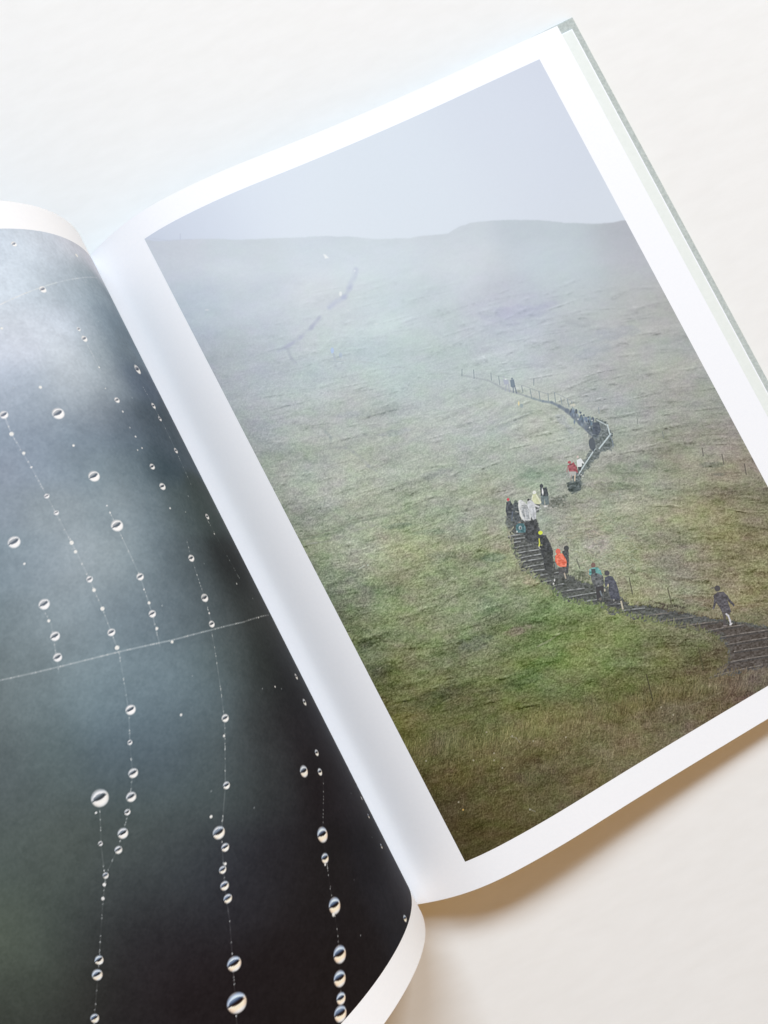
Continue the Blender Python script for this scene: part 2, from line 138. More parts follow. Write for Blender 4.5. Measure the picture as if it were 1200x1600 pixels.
# ---------------------------------------------------------------- the printed landscape: misty hillside with hikers on a stairway
def hillside():
    cv = Canvas(200, 70, 1200, 1310)
    X, Y = cv.X, cv.Y
    sky = [(850,110,211,217,232),(870,160,214,220,234),(760,180,217,224,237),(830,202,218,225,238),(820,260,219,226,238),(600,250,220,228,240),(590,302,221,230,240),(700,300,221,229,240),(400,300,220,228,241),(300,350,214,222,237),(250,370,208,214,229),(950,320,217,224,235),(900,230,212,219,233),(500,330,223,231,242),(600,355,222,230,241)]
    land = [(270,395,201,207,219),(380,400,201,211,221),(500,400,205,216,227),(600,400,205,216,226),(700,400,203,212,222),(850,380,194,201,212),(980,400,178,184,194),(900,420,192,200,208),
     (320,500,189,197,208),(400,480,197,205,214),(500,480,200,208,217),(600,480,199,213,220),(750,480,192,202,212),(820,500,184,192,204),(900,480,186,195,201),(1000,480,170,177,180),(1050,500,158,163,164),
     (350,580,176,186,194),(420,560,184,193,200),(500,560,190,199,203),(600,560,188,200,203),(700,560,190,200,202),(800,550,186,196,199),(900,540,172,181,188),(950,520,166,174,182),(1010,560,166,173,170),(1080,580,149,153,150),
     (400,640,160,171,173),(450,640,168,179,178),(560,640,172,183,181),(700,640,178,189,184),(800,650,176,188,180),(870,680,172,183,170),(1000,620,163,170,162),(1100,640,138,141,133),(1140,680,126,126,118),
     (430,720,146,157,150),(500,720,152,164,155),(600,720,155,167,158),(700,720,160,172,158),(800,720,156,168,154),(850,745,140,152,142),(960,720,150,158,145),(980,750,132,142,126),(1080,720,137,136,124),(1170,745,118,110,98),
     (460,790,132,143,127),(520,780,138,149,132),(600,790,142,152,130),(700,790,142,154,130),(770,800,136,148,126),(920,800,134,143,122),(900,860,140,146,124),(1000,800,135,139,110),(1100,800,121,120,88),(1190,820,106,102,72),(1280,900,92,86,58),
     (500,860,116,125,103),(570,860,124,132,103),(650,860,124,134,104),(740,880,124,136,106),(780,860,128,138,112),(960,880,138,142,116),(1050,880,126,126,94),(1150,880,106,104,72),
     (540,930,98,106,80),(620,940,104,114,83),(720,950,104,116,84),(800,930,116,124,98),(850,960,100,114,72),(1000,910,124,124,94),(1100,920,114,112,80),(1180,940,98,94,66),
     (570,1000,82,92,66),(650,1010,88,100,68),(740,1000,88,101,68),(820,1000,88,102,62),(900,980,92,108,64),(980,1000,88,100,58),(1060,1000,92,98,64),(1200,1000,84,78,64),
     (590,1060,72,78,50),(680,1070,76,85,54),(760,1040,76,87,60),(830,1060,68,82,54),(900,1060,86,102,50),(960,1040,86,98,54),(1020,1050,86,86,52),(1090,1060,78,76,52),(1160,1070,78,70,58),
     (630,1130,78,76,38),(690,1130,78,80,40),(640,1110,70,72,42),(700,1110,66,74,44),(780,1110,88,94,44),(850,1130,86,94,46),(930,1110,82,90,48),(1000,1110,76,70,46),(1100,1100,74,66,50),
     (660,1190,66,60,34),(740,1180,76,74,44),(800,1190,84,80,56),(900,1170,82,78,54),(1000,1160,80,74,54),(1080,1140,78,70,54),(1150,1110,80,70,60),
     (690,1260,56,50,26),(760,1240,68,63,40),(850,1240,72,68,42),(950,1200,78,72,50),(730,1320,48,43,18),(790,1290,58,54,28),(880,1270,66,62,40)]
    reads = [(680,490,198,209,215),(760,490,199,204,215),(925,490,190,198,202),(990,490,184,187,185),(380,600,190,199,208),(450,600,190,200,203),(990,610,176,182,180),(1050,610,165,167,158),(470,730,184,191,180),(530,730,184,191,181),  # left-edge inks painted lighter to offset the shade near the gutter
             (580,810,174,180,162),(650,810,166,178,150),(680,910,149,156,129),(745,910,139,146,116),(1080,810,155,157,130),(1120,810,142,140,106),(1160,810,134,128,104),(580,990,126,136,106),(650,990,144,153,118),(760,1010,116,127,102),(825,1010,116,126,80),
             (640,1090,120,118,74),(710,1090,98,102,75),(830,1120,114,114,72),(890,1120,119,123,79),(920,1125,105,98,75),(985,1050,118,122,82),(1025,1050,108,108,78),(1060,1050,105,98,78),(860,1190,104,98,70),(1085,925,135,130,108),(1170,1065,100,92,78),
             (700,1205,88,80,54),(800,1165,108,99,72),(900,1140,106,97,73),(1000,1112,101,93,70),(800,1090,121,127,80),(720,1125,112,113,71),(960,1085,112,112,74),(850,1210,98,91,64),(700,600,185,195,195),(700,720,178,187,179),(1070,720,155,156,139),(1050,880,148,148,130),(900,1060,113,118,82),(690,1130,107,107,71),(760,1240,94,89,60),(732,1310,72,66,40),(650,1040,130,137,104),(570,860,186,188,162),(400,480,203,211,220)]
    lp = []
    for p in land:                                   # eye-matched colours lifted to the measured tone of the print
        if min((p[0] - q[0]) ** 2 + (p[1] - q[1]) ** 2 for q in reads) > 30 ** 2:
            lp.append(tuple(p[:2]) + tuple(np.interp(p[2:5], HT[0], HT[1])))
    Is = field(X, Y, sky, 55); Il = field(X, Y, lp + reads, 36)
    rx = [150,225,250,290,340,370,420,470,500,555,590,640,660,700,716,735,770,800,840,880,930,950,975,1100]
    ry = [374,374,377,373.5,373,375,373,371,369,370,374,372,369,365,355,348,345,343.5,344,348,349.5,349,344.5,330]
    ridge = np.interp(X, rx, ry) + 0.8 * fbm(X / 7, Y * 0, 3, 3)
    # grass: streaks that lie along the slope, warped into mounds
    amp = np.interp(Y, [340, 420, 500, 600, 700, 800, 900, 1000, 1100, 1200, 1350], [1.8, 3.6, 6, 9, 13, 17, 20, 20, 18, 16, 11])
    amp = amp * (1 + 0.35 * smooth(850, 1100, X) * smooth(900, 500, Y))
    xk = np.arange(200, 1401, 10.0); sk = np.interp(xk, [300, 600, 800, 1000, 1200], [-0.10, -0.26, -0.28, -0.15, -0.06])
    lie = np.interp(X, xk, np.concatenate([[0], np.cumsum((sk[1:] + sk[:-1]) * 5)]))     # height of one fall line of the slope across the picture
    wx = 20 * fbm(X / 90, Y / 70, 11, 3); wy = 16 * fbm(X / 80 + 5, Y / 60, 21, 3)
    a = X + wx; b = Y + wy - lie
    # (streak coordinate follows the slope: b is constant along a streak)
    s1 = fbm(a / 20, b / 6.5, 31, 4); s2 = fbm(a / 7, b / 3.2, 41, 3); s3 = fbm(a / 60, b / 26, 51, 3)
    rid = 1 - 2 * np.abs(fbm(a / 26, b / 8.5, 61, 3)); rid = (rid - 0.62)
    scale = smooth(420, 850, Y)
    tex = 0.75 * s1 + 0.60 * s2 + 0.50 * s3 + 0.60 * rid * scale
    # dark blotches in mounds, more near the front
    bl = np.clip(fbm(a / 34 + 9, b / 15, 71, 4) - 0.12, 0, 1)
    tex = tex - 1.7 * bl * scale
    fine = smooth(450, 950, Y)
    gr = fbm(X / 3.0, (Y - lie) / 2.3, 81, 2); g3 = vnoise(X / 1.5, Y / 1.4, 83) * 2
    tuft = np.abs(fbm(X / 6.5 + .6 * s1, (Y - lie) / 4.2, 87, 2)); tuft = (0.42 - tuft) * 1.1
    tex = tex * .72 + (0.5 + .65 * fine) * gr + (0.4 + .35 * fine) * g3 + (.25 + .5 * fine) * tuft
    hue = fbm(X / 70, Y / 45, 91, 3)
    Il = Il + (amp * tex)[..., None] * np.array([1.0, 1.0, 0.92])
    k = (amp * 0.32 * hue)[..., None]; Il = Il + k * np.array([1.0, 0.25, -0.9])
    k = (amp * 0.45 * fbm(X / 22, Y / 14, 95, 3))[..., None]; Il = Il + k * np.array([-0.5, 0.5, -0.8])
    big = fbm(a / 120, b / 34, 111, 2) + .7 * fbm(a / 55, b / 18, 117, 2)          # mounds and hollows
    Il = Il + (amp * .62 * big)[..., None] * np.array([1.0, 1.0, .95]) - (5 * smooth(430, 350, Y))[..., None]
    gz = np.exp(-((X - 900) / 130) ** 2 - ((Y - 1045) / 45) ** 2) * 7
    Il = Il + gz[..., None] * np.array([.6, 1.5, .1])
    al = np.clip((Y - ridge) / 2.2 + 0.5, 0, 1)[..., None]
    cv.I = Is * (1 - al) + Il * al
    cv.I += (0.9 * fbm(X / 2.2, Y / 2.2, 99, 2))[..., None]
    cv.line([(282, 365), (282, 374)], 0.5, (188, 194, 212), .7)
    cv.line([(235, 372), (262, 375.5), (300, 374)], 0.5, (196, 202, 217), .5)
    rnd = random.Random(4)
    # hollows and gullies
    cv.tone = True
    def shade(x, y, rx_, ry_, col, a_, ang=0.0, sd=1):
        m = max(rx_, ry_) * 1.4; sl = cv.box(x - m, y - m, x + m, y + m)
        if not sl: return
        dx = cv.X[sl] - x; dy = cv.Y[sl] - y; c_, s_ = math.cos(ang), math.sin(ang)
        u = (dx * c_ + dy * s_) / rx_; v = (-dx * s_ + dy * c_) / ry_
        rr = u * u + v * v + 0.9 * fbm(cv.X[sl] / 12, cv.Y[sl] / 7, sd, 3)
        al = a_ * smooth(1.25, .2, rr); m_ = cv.I[sl].reshape(-1, 3).mean(0)
        cv.I[sl] = cv.I[sl] + al[..., None] * (np.interp(np.array(col, float), HT[0], HT[1]) - m_)
    for q in [(820,487,50,12,(172,180,198),.55,0,1),(780,500,40,8,(172,180,198),.4,.3,2),(855,478,25,6,(168,177,196),.5,-.2,3),(965,520,40,11,(150,158,172),.55,-.15,4),(905,505,30,9,(160,168,182),.45,0,5),
              (930,548,35,8,(152,160,172),.5,-.3,6),(555,648,28,7,(148,160,166),.6,-.1,7),(615,676,30,6,(140,152,158),.6,-.15,8),(830,572,40,5,(165,174,184),.5,0,9),(800,660,40,5,(150,163,160),.5,-.5,10),
              (785,655,30,4,(148,160,160),.5,-.4,11),(740,640,40,8,(160,172,168),.4,-.3,12),(850,745,46,20,(112,126,112),.5,-.2,13),(830,740,28,10,(112,126,112),.4,0,14),(975,735,34,13,(104,116,96),.5,0,15),
              (1030,728,46,12,(108,118,100),.45,0,16),(960,760,36,7,(98,108,88),.5,0,17),(1110,725,22,6,(96,100,86),.7,0,18),(1125,741,12,4,(84,90,74),.7,0,19),(600,640,60,10,(150,162,162),.4,-.2,20),
              (660,1095,60,16,(60,66,46),.35,-.3,21),(700,1080,45,16,(62,68,48),.25,-.3,22),(820,1058,60,14,(64,76,50),.35,-.4,23),(860,1030,30,8,(64,82,46),.5,-.2,24),(595,1045,20,14,(60,66,44),.6,0,25),
              (810,985,26,8,(112,104,92),.6,-.3,26),(745,1005,30,12,(84,94,76),.5,-.2,27),(690,868,28,8,(100,112,88),.5,0,28),(770,870,22,8,(98,112,96),.6,0,29),(680,740,30,7,(126,138,128),.5,-.3,30),
              (620,822,25,5,(104,116,100),.6,-.1,31),(670,832,30,5,(104,118,96),.6,-.1,32),(690,876,20,5,(94,106,80),.5,-.2,33),(560,985,20,10,(66,78,54),.5,0,34),(570,1010,14,16,(62,72,50),.5,0,35),
              (1010,900,40,5,(104,96,78),.5,.35,36),(1060,905,40,4,(100,92,72),.5,.2,37),(930,850,30,18,(150,146,132),.4,.9,38),(915,800,24,10,(146,140,128),.4,.9,39),(830,905,14,12,(132,122,104),.6,0,40),
              (1150,945,60,6,(96,84,62),.5,0,41),(1100,935,50,5,(92,84,62),.5,.1,42),(1155,1085,60,18,(74,64,52),.5,-.3,43),(1060,1090,60,10,(66,60,38),.5,-.2,44),(916,910,18,16,(80,88,66),.6,0,45),
              (900,900,20,12,(70,78,60),.7,.3,46),(1035,950,52,9,(56,54,44),1.0,.15,47),(960,940,26,11,(52,56,44),.95,.3,48),(1110,966,44,8,(60,56,44),.9,.1,49),(900,760,14,10,(70,80,82),.5,0,50)]:
        shade(*q)
    cv.line([(470,844),(490,839),(512,836),(530,830),(548,818),(575,812),(600,806),(625,802),(655,790)], 1.3, (96, 106, 90), .5, 1.6, dots=4)
    cv.line([(475,838),(505,832),(530,822),(552,812),(580,806),(612,800)], 1.2, (112, 116, 104), .5, 1.3, dots=5)
    cv.line([(480,850),(510,846),(535,838),(556,828),(590,820)], 1.2, (142, 148, 128), .6, 1.3, dots=6)
    cv.line([(524,698),(540,700),(552,706),(562,714),(575,728),(592,738)], 2.0, (130, 140, 142), .4, 2.0, dots=4)
    cv.line([(508,675),(518,684),(516,690)], 2.0, (120, 132, 136), .45, 1.8, dots=5)
    cv.line([(840,1010),(860,1000),(874,990)], 1.0, (130, 128, 110), .5, 1.3)
    cv.line([(610,700),(640,690),(680,672),(740,660)], 1.2, (142, 154, 156), .3, 1.6, dots=6)
    for p, c_ in [((555,428),1),((548,444),1),((534,462),1),((518,478),1)]: pass
    cv.line([(556,422),(552,436),(546,450),(538,464),(528,470),(515,481)], 3.2, (174, 187, 208), .6, 3.0, dots=8)
    cv.line([(500,496),(486,512),(468,528),(452,540),(436,548)], 2.6, (168, 178, 198), .7, 2.6, dots=8)
    cv.line([(450,548),(455,560),(462,566)], 1.8, (158, 170, 190), .7, 2.2)
    cv.line([(525,562),(570,566),(612,572),(650,578),(690,582),(722,588)], 1.0, (166, 178, 184), .28, 1.4, dots=6)
    cv.tone = False
    # folds of the ground and clumps of rough grass
    def dshade(x, y, r1, r2, an, d):
        m = r1 + 3; sl = cv.box(x - m, y - m, x + m, y + m)
        if not sl: return
        dx = cv.X[sl] - x; dy = cv.Y[sl] - y; u = (dx * math.cos(an) + dy * math.sin(an)) / r1; v = (-dx * math.sin(an) + dy * math.cos(an)) / r2
        g = np.exp(-1.6 * u * u - v * v * 1.2) - .5 * np.exp(-1.6 * u * u - (v + 1.7) ** 2 * 1.2)
        cv.I[sl] += (d * g * np.clip(1 + 1.6 * fbm(cv.X[sl] / 5, cv.Y[sl] / 3, 77, 2), 0, 2))[..., None]
    for _ in range(1250):
        x = rnd.uniform(420, 1320); y = rnd.uniform(440, 1120); j = int((x - 200) / 10)
        if cv.Y[0, 0] and y > 1170 - max(0, x - 640) * .34: continue
        an = math.atan(float(np.interp(x, xk, sk))) * (1.1 if y < 760 or x < 880 else .6) + rnd.gauss(0, .10)
        am = float(np.interp(y, [440, 600, 800, 1000, 1120], [3.5, 8, 13, 15, 12])) * (1.7 if (x > 790 and y < 720) else 1)
        k_ = rnd.random()
        if k_ < .55: dshade(x, y, rnd.uniform(12, 42), rnd.uniform(1.2, 2.6), an, -am * rnd.uniform(.5, 1.2))
        elif k_ < .9: dshade(x, y, rnd.uniform(5, 14), rnd.uniform(1.6, 4), an, -am * rnd.uniform(.6, 1.5))
        else: dshade(x, y, rnd.uniform(14, 50), rnd.uniform(4, 9), an, -am * rnd.uniform(.4, .9))
    # light wisps of bent grass
    for _ in range(2600):
        x = rnd.uniform(560, 1330); y = rnd.uniform(560, 1130)
        if y > 1180 - (x - 640) * 0.36: continue
        l = rnd.uniform(3, 10) * (0.5 + (y - 500) / 500)
        bright = 1 if rnd.random() < 0.62 else -1
        i_ = int(y - cv.y0); j_ = int(x - cv.x0)
        if not (0 <= i_ < cv.n[0] and 0 <= j_ < cv.n[1]): continue
        c0 = cv.I[i_, j_]; am = np.interp(y, [560, 800, 1000, 1130], [7, 17, 18, 14]) * (1.3 if 880 < x < 1010 and y < 920 else 1)
        c1 = np.clip(c0 + bright * am, 20, 235)
        an = rnd.gauss(-0.15 if x > 900 else -0.4, 0.4); x2 = x + l * math.cos(an); y2 = y + l * math.sin(an)
        cv.line([(x, y), ((x + x2) / 2, (y + y2) / 2 - l * .12), (x2, y2)], 0.35, c1, rnd.uniform(.35, .8), .7)
    for _ in range(300):                              # pale wind-laid wisps beside the flight
        x = rnd.gauss(935, 42); y = rnd.gauss(850, 38)
        if y > 905 + (x - 900) * .3 or x < 868: continue
        l = rnd.uniform(6, 16); b_ = rnd.uniform(-3, 4); c1 = (rnd.uniform(176, 198), rnd.uniform(182, 202), rnd.uniform(158, 180))
        an = rnd.gauss(.15, .5); ex, ey = x + l * math.cos(an), y + l * math.sin(an)
        cv.line([(x, y), ((x + ex) / 2, (y + ey) / 2 - b_), (ex, ey)], .45, c1, rnd.uniform(.15, .5), .8)
        if rnd.random() < .6: cv.line([(x, y + 2), (x + l * .5, y + 3)], .5, (112, 118, 96), rnd.uniform(.15, .45), .9)
    # tall dry grass along the front
    for _ in range(7500):
        x = rnd.uniform(620, 1330); base = np.interp(x, [640, 760, 860, 960, 1060, 1130, 1330], [1175, 1165, 1140, 1115, 1085, 1078, 1050])
        g_ = rnd.gauss(0, 1); y = base + (g_ * 75 if g_ > 0 else g_ * 18) + 8
        if y > 1360: continue
        i_ = int(min(max(y - cv.y0, 0), cv.n[0] - 1)); j_ = int(x - cv.x0)
        if not 0 <= j_ < cv.n[1]: continue
        c0 = cv.I[i_, j_]; up = rnd.random() < 0.55
        am = (rnd.uniform(8, 44) if up else -rnd.uniform(10, 28)) * np.interp(y, [1080, 1200, 1350], [.8, 1, .45])
        c1 = np.clip(c0 + am * np.array([1.0, .93, .78]), 18, 190)
        l = rnd.uniform(3, 7) if rnd.random() < .45 else rnd.uniform(7, 20); an = rnd.gauss(-1.45, 0.35)
        x2 = x + l * math.cos(an) * .8; y2 = y + l * math.sin(an)
        cv.line([(x, y), ((x + x2) / 2 + 1, (y + y2) / 2), (x2, y2)], 0.25, c1, rnd.uniform(.3, .75), .65)
    for x, y in [(666,1189),(800,1150),(833,1158),(884,1152),(772,1177),(772,1188),(785,1200),(740,1188),(724,1265),(828,1265),(1033,1105),(1052,1117),(760,1144),(717,1253)]:
        cv.ell(x, y, 1.3, 1.3, (176, 170, 150), .75)
    cv.ell(724, 1265, 1.4, 1.2, (190, 150, 70), .8)
    cv.line([(797,1151),(806,1153),(812,1160)], .5, (160, 156, 140), .6); cv.line([(827,1264),(836,1268)], .5, (150, 148, 140), .6)
    cv.line([(562,888),(569,884)], .7, (196, 204, 190), .8); cv.ell(575, 883, 1.3, 1, (190, 204, 188), .8)
    # --- the stairway, lower flight
    cv.lift = True
    flight = [(792,806),(794,830),(798,846),(803,862),(808,878),(814,890),(826,897),(838,902),(848,911),(858,919),(872,930),(884,940),(900,941),(914,944),(936,946),(950,956),(975,961),(1000,969),(1032,973),(1062,980),(1092,984),(1112,990),(1126,1000),(1136,1014),(1138,1030),(1130,1046),(1108,1058),(1150,1054),(1200,1044),(1260,1028),(1330,1005),(1330,972),(1200,979),(1160,972),(1120,968),(1082,960),(1045,953),(1010,946),(985,944),(968,930),(950,918),(930,912),(905,908),(890,898),(872,886),(864,868),(858,850),(846,836),(838,812),(826,806)]
    cv.poly(flight, (62, 66, 68), .88, 1.2, 3.0, 22, 3)
    cv.poly([(1060,976),(1130,992),(1140,1012),(1138,1034),(1112,1056),(1200,1042),(1330,1003),(1330,975),(1200,982),(1120,972)], (60, 51, 46), .8, 3, 4, 20, 8)
    treads = [(795,838,812,835),(797,843,820,840),(800,848.5,813,846),(805,855.5,830,851),(806,864.5,842,858.5),(810,872.5,848,865),(812,878.5,849,872),(820,886.5,849,881),(824,893.5,851,889.5),(834,901.5,857,896.5),(848,910,861,907),(866,915,880,912),(866,895.5,874,894),(870,925.5,913,919),(886,933.5,931,925.5),(911,940.5,933,936.5),(944,946.5,969,943),(970,954.5,1007,950),(990,965,1045,957.5),(1032,971,1082,964),(1062,979,1120,971),(1105,985.5,1162,976),(1122,996,1200,984),(1137,1007,1200,996),(1147,1018,1200,1010),(1142,1034,1200,1024),(1109,1057,1191,1039),(1200,984,1300,967),(1200,996,1310,978),(1200,1010,1320,988),(1200,1024,1320,1000)]
    for a0, b0, a1, b1 in treads:
        c_ = (148, 153, 155) if a0 < 980 else (118, 112, 108)
        cv.line([(a0, b0 + 2.2), (a1, b1 + 2.2)], 1.2, (42, 44, 48), .5, 1)
        cv.line([(a0, b0), ((a0 + a1) / 2, (b0 + b1) / 2 - .5), (a1, b1)], 0.6, c_, .95, .7, dots=4)
    for _ in range(420):
        x = rnd.uniform(795, 1320); i_ = int(rnd.uniform(806, 1050))
        y = i_
        if not (0 <= int(x - 200) < cv.n[1]): continue
        c0 = cv.I[int(y - 70), int(x - 200)]
        if c0.mean() < 82: cv.ell(x, y, rnd.uniform(.6, 1.8), .7, np.clip(c0 + rnd.uniform(-22, 30), 15, 150), .6)
    cv.lift = False; cv.tone = True
    # upper flights
    up = [(722,586,1.0),(745,591,1.3),(762,594,1.8),(774,600,2.2),(786,607,2.6),(797,611,2.4),(808,614,2),(822,619,2.2),(834,623,2.6),(848,627,3),(862,629,3.4),(874,635,4.2),(886,642,5.5),(897,650,8),(908,660,9.5),(919,669,10),(930,680,10)]
    for p, q in zip(up[:-1], up[1:]):
        t = smooth(760, 900, p[0]); c_ = np.array([146, 158, 168]) * (1 - t) + np.array([84, 96, 110]) * t
        cv.line([p[:2], q[:2]], (p[2] + q[2]) / 2 * .55, c_, .75, 1.4)
    cv.poly([(918,662),(934,654),(949,664),(956,676),(960,698),(950,704),(938,706),(926,722),(910,742),(905,768),(890,770),(888,756),(900,740),(914,716),(926,700),(922,682)], (92, 102, 108), .66, 1.8, 3.5, 34, 12)
    cv.poly([(858,778),(884,776),(886,788),(868,794),(858,790)], (90, 98, 90), .55, 2.2, 6, 40, 13)
    cv.poly([(888,756),(908,752),(906,764),(892,772)], (78, 88, 88), .65, 1.8, 5, 40, 14)
    for q in [(822,640,880,690),(868,650,896,682)]:
        pass
    shade(878, 655, 12, 7, (140, 152, 160), .6, .8, 61); shade(890, 670, 10, 6, (142, 154, 160), .6, .8, 62)
    posts = [(722,577,722,587),(740,578,741,591),(767,583,768,594),(779,588,781,601),(815,603,817,613),(828,608,831,623),(842,612,844,627),(856,615,857,626),(866,614,868,628),(876,622,878,632),(886,624,889,636),(834,592,834,602),(935,637,936,646),(893,628,895,640)]
    for a0, b0, a1, b1 in posts: cv.line([(a0, b0), (a1, b1)], .5, (112, 124, 136), .95)
    cv.line([(767,584),(779,588),(795,590)], .3, (150, 162, 170), .6); cv.line([(816,602),(835,609),(856,616)], .4, (136, 148, 156), .8); cv.line([(864,612),(880,620),(900,630)], .4, (136, 148, 156), .8)
    cv.line([(800,598),(818,603)], .3, (150,160,168), .5)
    for a0, b0, a1, b1, r_ in [(903,742,929,702,1.0),(936,701,954,678,1.1),(953,680,949,664,.9),(949,665,932,656,.7)]:
        cv.line([(a0, b0), (a1, b1)], r_, (190, 199, 203), .95)
    cv.line([(953,680),(957,690),(958,698)], .8, (110, 120, 130), .8)
    for x in (938, 943, 947): cv.line([(x, 660), (x + 1, 672)], .4, (120, 128, 134), .7)
    for a0, b0, a1, b1, c_ in [(983,903,988,928,(86,86,72)),(1043,919,1049,943,(84,82,68)),(1010,1054,1020,1094,(56,54,36)),(1091,1012,1099,1046,(66,66,44)),(1097,700,1099,712,(100,98,92)),(1128,710,1131,725,(98,94,86)),(1163,725,1166,741,(90,86,78)),(901,874,906,888,(96,100,90)),(1035,675,1037,684,(124,130,124)),(996,655,996,662,(140,146,142)),(1200,745,1204,760,(86,80,70)),(1240,770,1245,788,(80,74,62))]:
        cv.line([(a0, b0), (a1, b1)], .8, np.array(c_) * .85, .95)
    cv.line([(890,868),(905,881),(925,889)], .4, (104, 108, 98), .6)
    cv.line([(1049,930),(1110,944),(1150,946),(1200,943)], .5, (150, 142, 112), .5, .8, dots=8)
    cv.line([(1040,1117),(1090,1098),(1130,1080)], .5, (110, 104, 82), .45, .8, dots=6)
    cv.tone = False
    # tufts leaning over the edges of the flight
    edges = [[(792,806),(798,846),(803,862),(814,890),(838,902),(858,919),(884,940),(936,946),(975,961),(1032,973),(1092,984),(1126,1000),(1138,1030),(1130,1046),(1108,1058),(1200,1046),(1320,1010)],
             [(1330,972),(1200,979),(1160,972),(1120,966),(1082,960),(1045,953),(1010,946),(985,944),(950,918),(905,908),(872,886),(858,850),(838,812)]]
    for E_ in edges:
        for p, q in zip(E_[:-1], E_[1:]):
            for _ in range(int(math.hypot(p[0] - q[0], p[1] - q[1]) * 1.5)):
                t = rnd.random(); x = p[0] + (q[0] - p[0]) * t + rnd.gauss(0, 2.6); y = p[1] + (q[1] - p[1]) * t + (rnd.gauss(0, 2.4) if E_ is edges[0] else rnd.gauss(-2, 1.6))
                sx, sy = x + rnd.gauss(-14 if E_ is edges[0] else 12, 6), y + rnd.gauss(14 if E_ is edges[0] else -10, 5)
                c0 = cv.sample(np.array([sx]), np.array([sy]))[0]
                if c0.mean() < 70: continue
                l = rnd.uniform(2, 6); an = rnd.gauss(-1.2, .7)
                cv.line([(x, y), (x + l * math.cos(an), y + l * math.sin(an))], rnd.uniform(.4, .9), np.clip(c0 + rnd.uniform(-14, 20), 30, 205), rnd.uniform(.4, .85), .8)
    # --- hikers
    cv.lift = True
    P = cv.poly; E = cv.ell; Ln = cv.line
    E(787,589,1.6,1.4,(170,178,190),.8); E(790,593,1.2,1.4,(228,232,240),.9); P([(786,593),(794,594),(795,600),(788,601)], (168,176,196), .9); Ln([(791,601),(790,611)], .6, (158,166,184), .7); Ln([(795,601),(796,612)], .6, (158,166,184), .7)
    E(800,592,1.5,1.6,(110,124,140),.9); P([(797,594),(803,593),(805,604),(801,606),(798,604)], (102,120,138), .9); Ln([(802,604),(802,613)], .8, (108,122,138), .85); Ln([(804,603),(807,614)], .8, (100,114,132), .85)
    E(810.5,630.5,1.3,3.2,(226,214,166),.95); E(815,634,2.5,3.2,(130,150,160),.6)
    E(895,633,4,2.2,(206,205,190),.8)
    rn = random.Random(9)
    for k_ in range(46):
        t = rn.random(); x = 893 + 36 * t + rn.gauss(0, 2.5); y = 643 + 22 * t + rn.gauss(0, 4)
        c_ = rn.choice([(104,122,146),(70,82,98),(86,100,116),(128,144,160),(58,66,78),(160,170,178),(96,120,140)])
        E(x, y, rn.uniform(1.2, 2.6), rn.uniform(1.6, 3.6), c_, .8)
    for x, y in [(912,649),(919,652),(926,657),(907,645),(900,641)]: E(x, y, 1.5, 1.7, (74, 88, 104), .9)
    for x, y in [(925,657),(921,668),(903,655)]: E(x, y, 1, 1, (222, 226, 226), .9)
    P([(926,660),(936,660),(939,672),(934,680),(926,678)], (62, 72, 88), .85, .8, .6, 14, 5)
    E(925,694,5,10,(70,79,90),.95,.8,-.1); P([(924,700),(930,700),(927,706)], (66,76,86), .9)
    E(889.5,722.5,2.6,2.2,(172,72,80),.95); P([(887,727),(896,722),(901,730),(903,739),(898,737),(889,737)], (152,70,80), .95, .6, .4, 18, 6); Ln([(887,728),(886,737)], 1, (158,110,110), .7)
    P([(889,737),(900,737),(900,743),(890,744)], (178,176,174), .9); Ln([(898,743),(898,751)], 1.0, (206,184,160), .95); E(891,726,2,1.6,(96,60,68),.7); Ln([(893,743),(892,750)], .9, (150,132,124), .7)
    E(902.5,714,1.7,2,(206,190,184),.95); P([(901,719),(907,716),(912,723),(909,724),(909,730),(902,730)], (226,230,234), .98); Ln([(907,718),(912,724)], 1.1, (222,226,232), .9); P([(903,730),(909,729),(907,735),(904,735)], (52,58,62), .95)
    E(908,742,1.2,.9,(212,216,214),.9); E(911,744,1,1,(206,210,208),.9); Ln([(904,735),(903,741)], 1, (84,84,84), .8)
    # group at the bend
    E(846,759.5,2.8,3.4,(50,56,62),.95); P([(844,763),(854,761),(857,772),(856,776),(845,775)], (48,56,62), .97, .6, .4, 16, 7); E(847.8,768,1.4,5.2,(232,236,238),.98,.5,-.1)
    P([(845,775),(857,775),(858,788),(853,789),(851,780),(850,789),(846,788)], (92,108,112), .95, .6, 0, 12); E(852,791,2.4,1.2,(232,232,230),.95); E(859,790,2,1,(140,140,136),.6)
    E(835,769.5,2.7,3,(232,234,228),.97); P([(832,773),(838,771),(843,779),(846,785),(843,788),(834,787),(831,780)], (212,217,176), .98, .6, .2, 10, 4); Ln([(832,775),(831,781)], .7, (228,232,214), .8)
    Ln([(838,774),(845,786)], .7, (224,228,210), .8)
    P([(834,787),(844,788),(842,800),(836,802)], (80,84,86), .85)
    E(826,781,2,2,(44,46,50),.95)
    P([(811,782),(814,781),(820,784),(825,790),(829,800),(830,813),(826,815),(822,817),(818,813),(812,806),(809,795),(809,786)], (206,209,211), .98, .7, .5, 20, 5)
    P([(815,792),(821,790),(826,798),(828,811),(822,813),(817,806)], (150,156,162), .8, 1, .4, 26, 6); Ln([(811,784),(811,795),(816,811)], .9, (228,230,222), .85); Ln([(816,790),(822,789),(828,799)], .5, (112,118,124), .7); Ln([(820,796),(822,812)], .5, (226,228,230), .7)
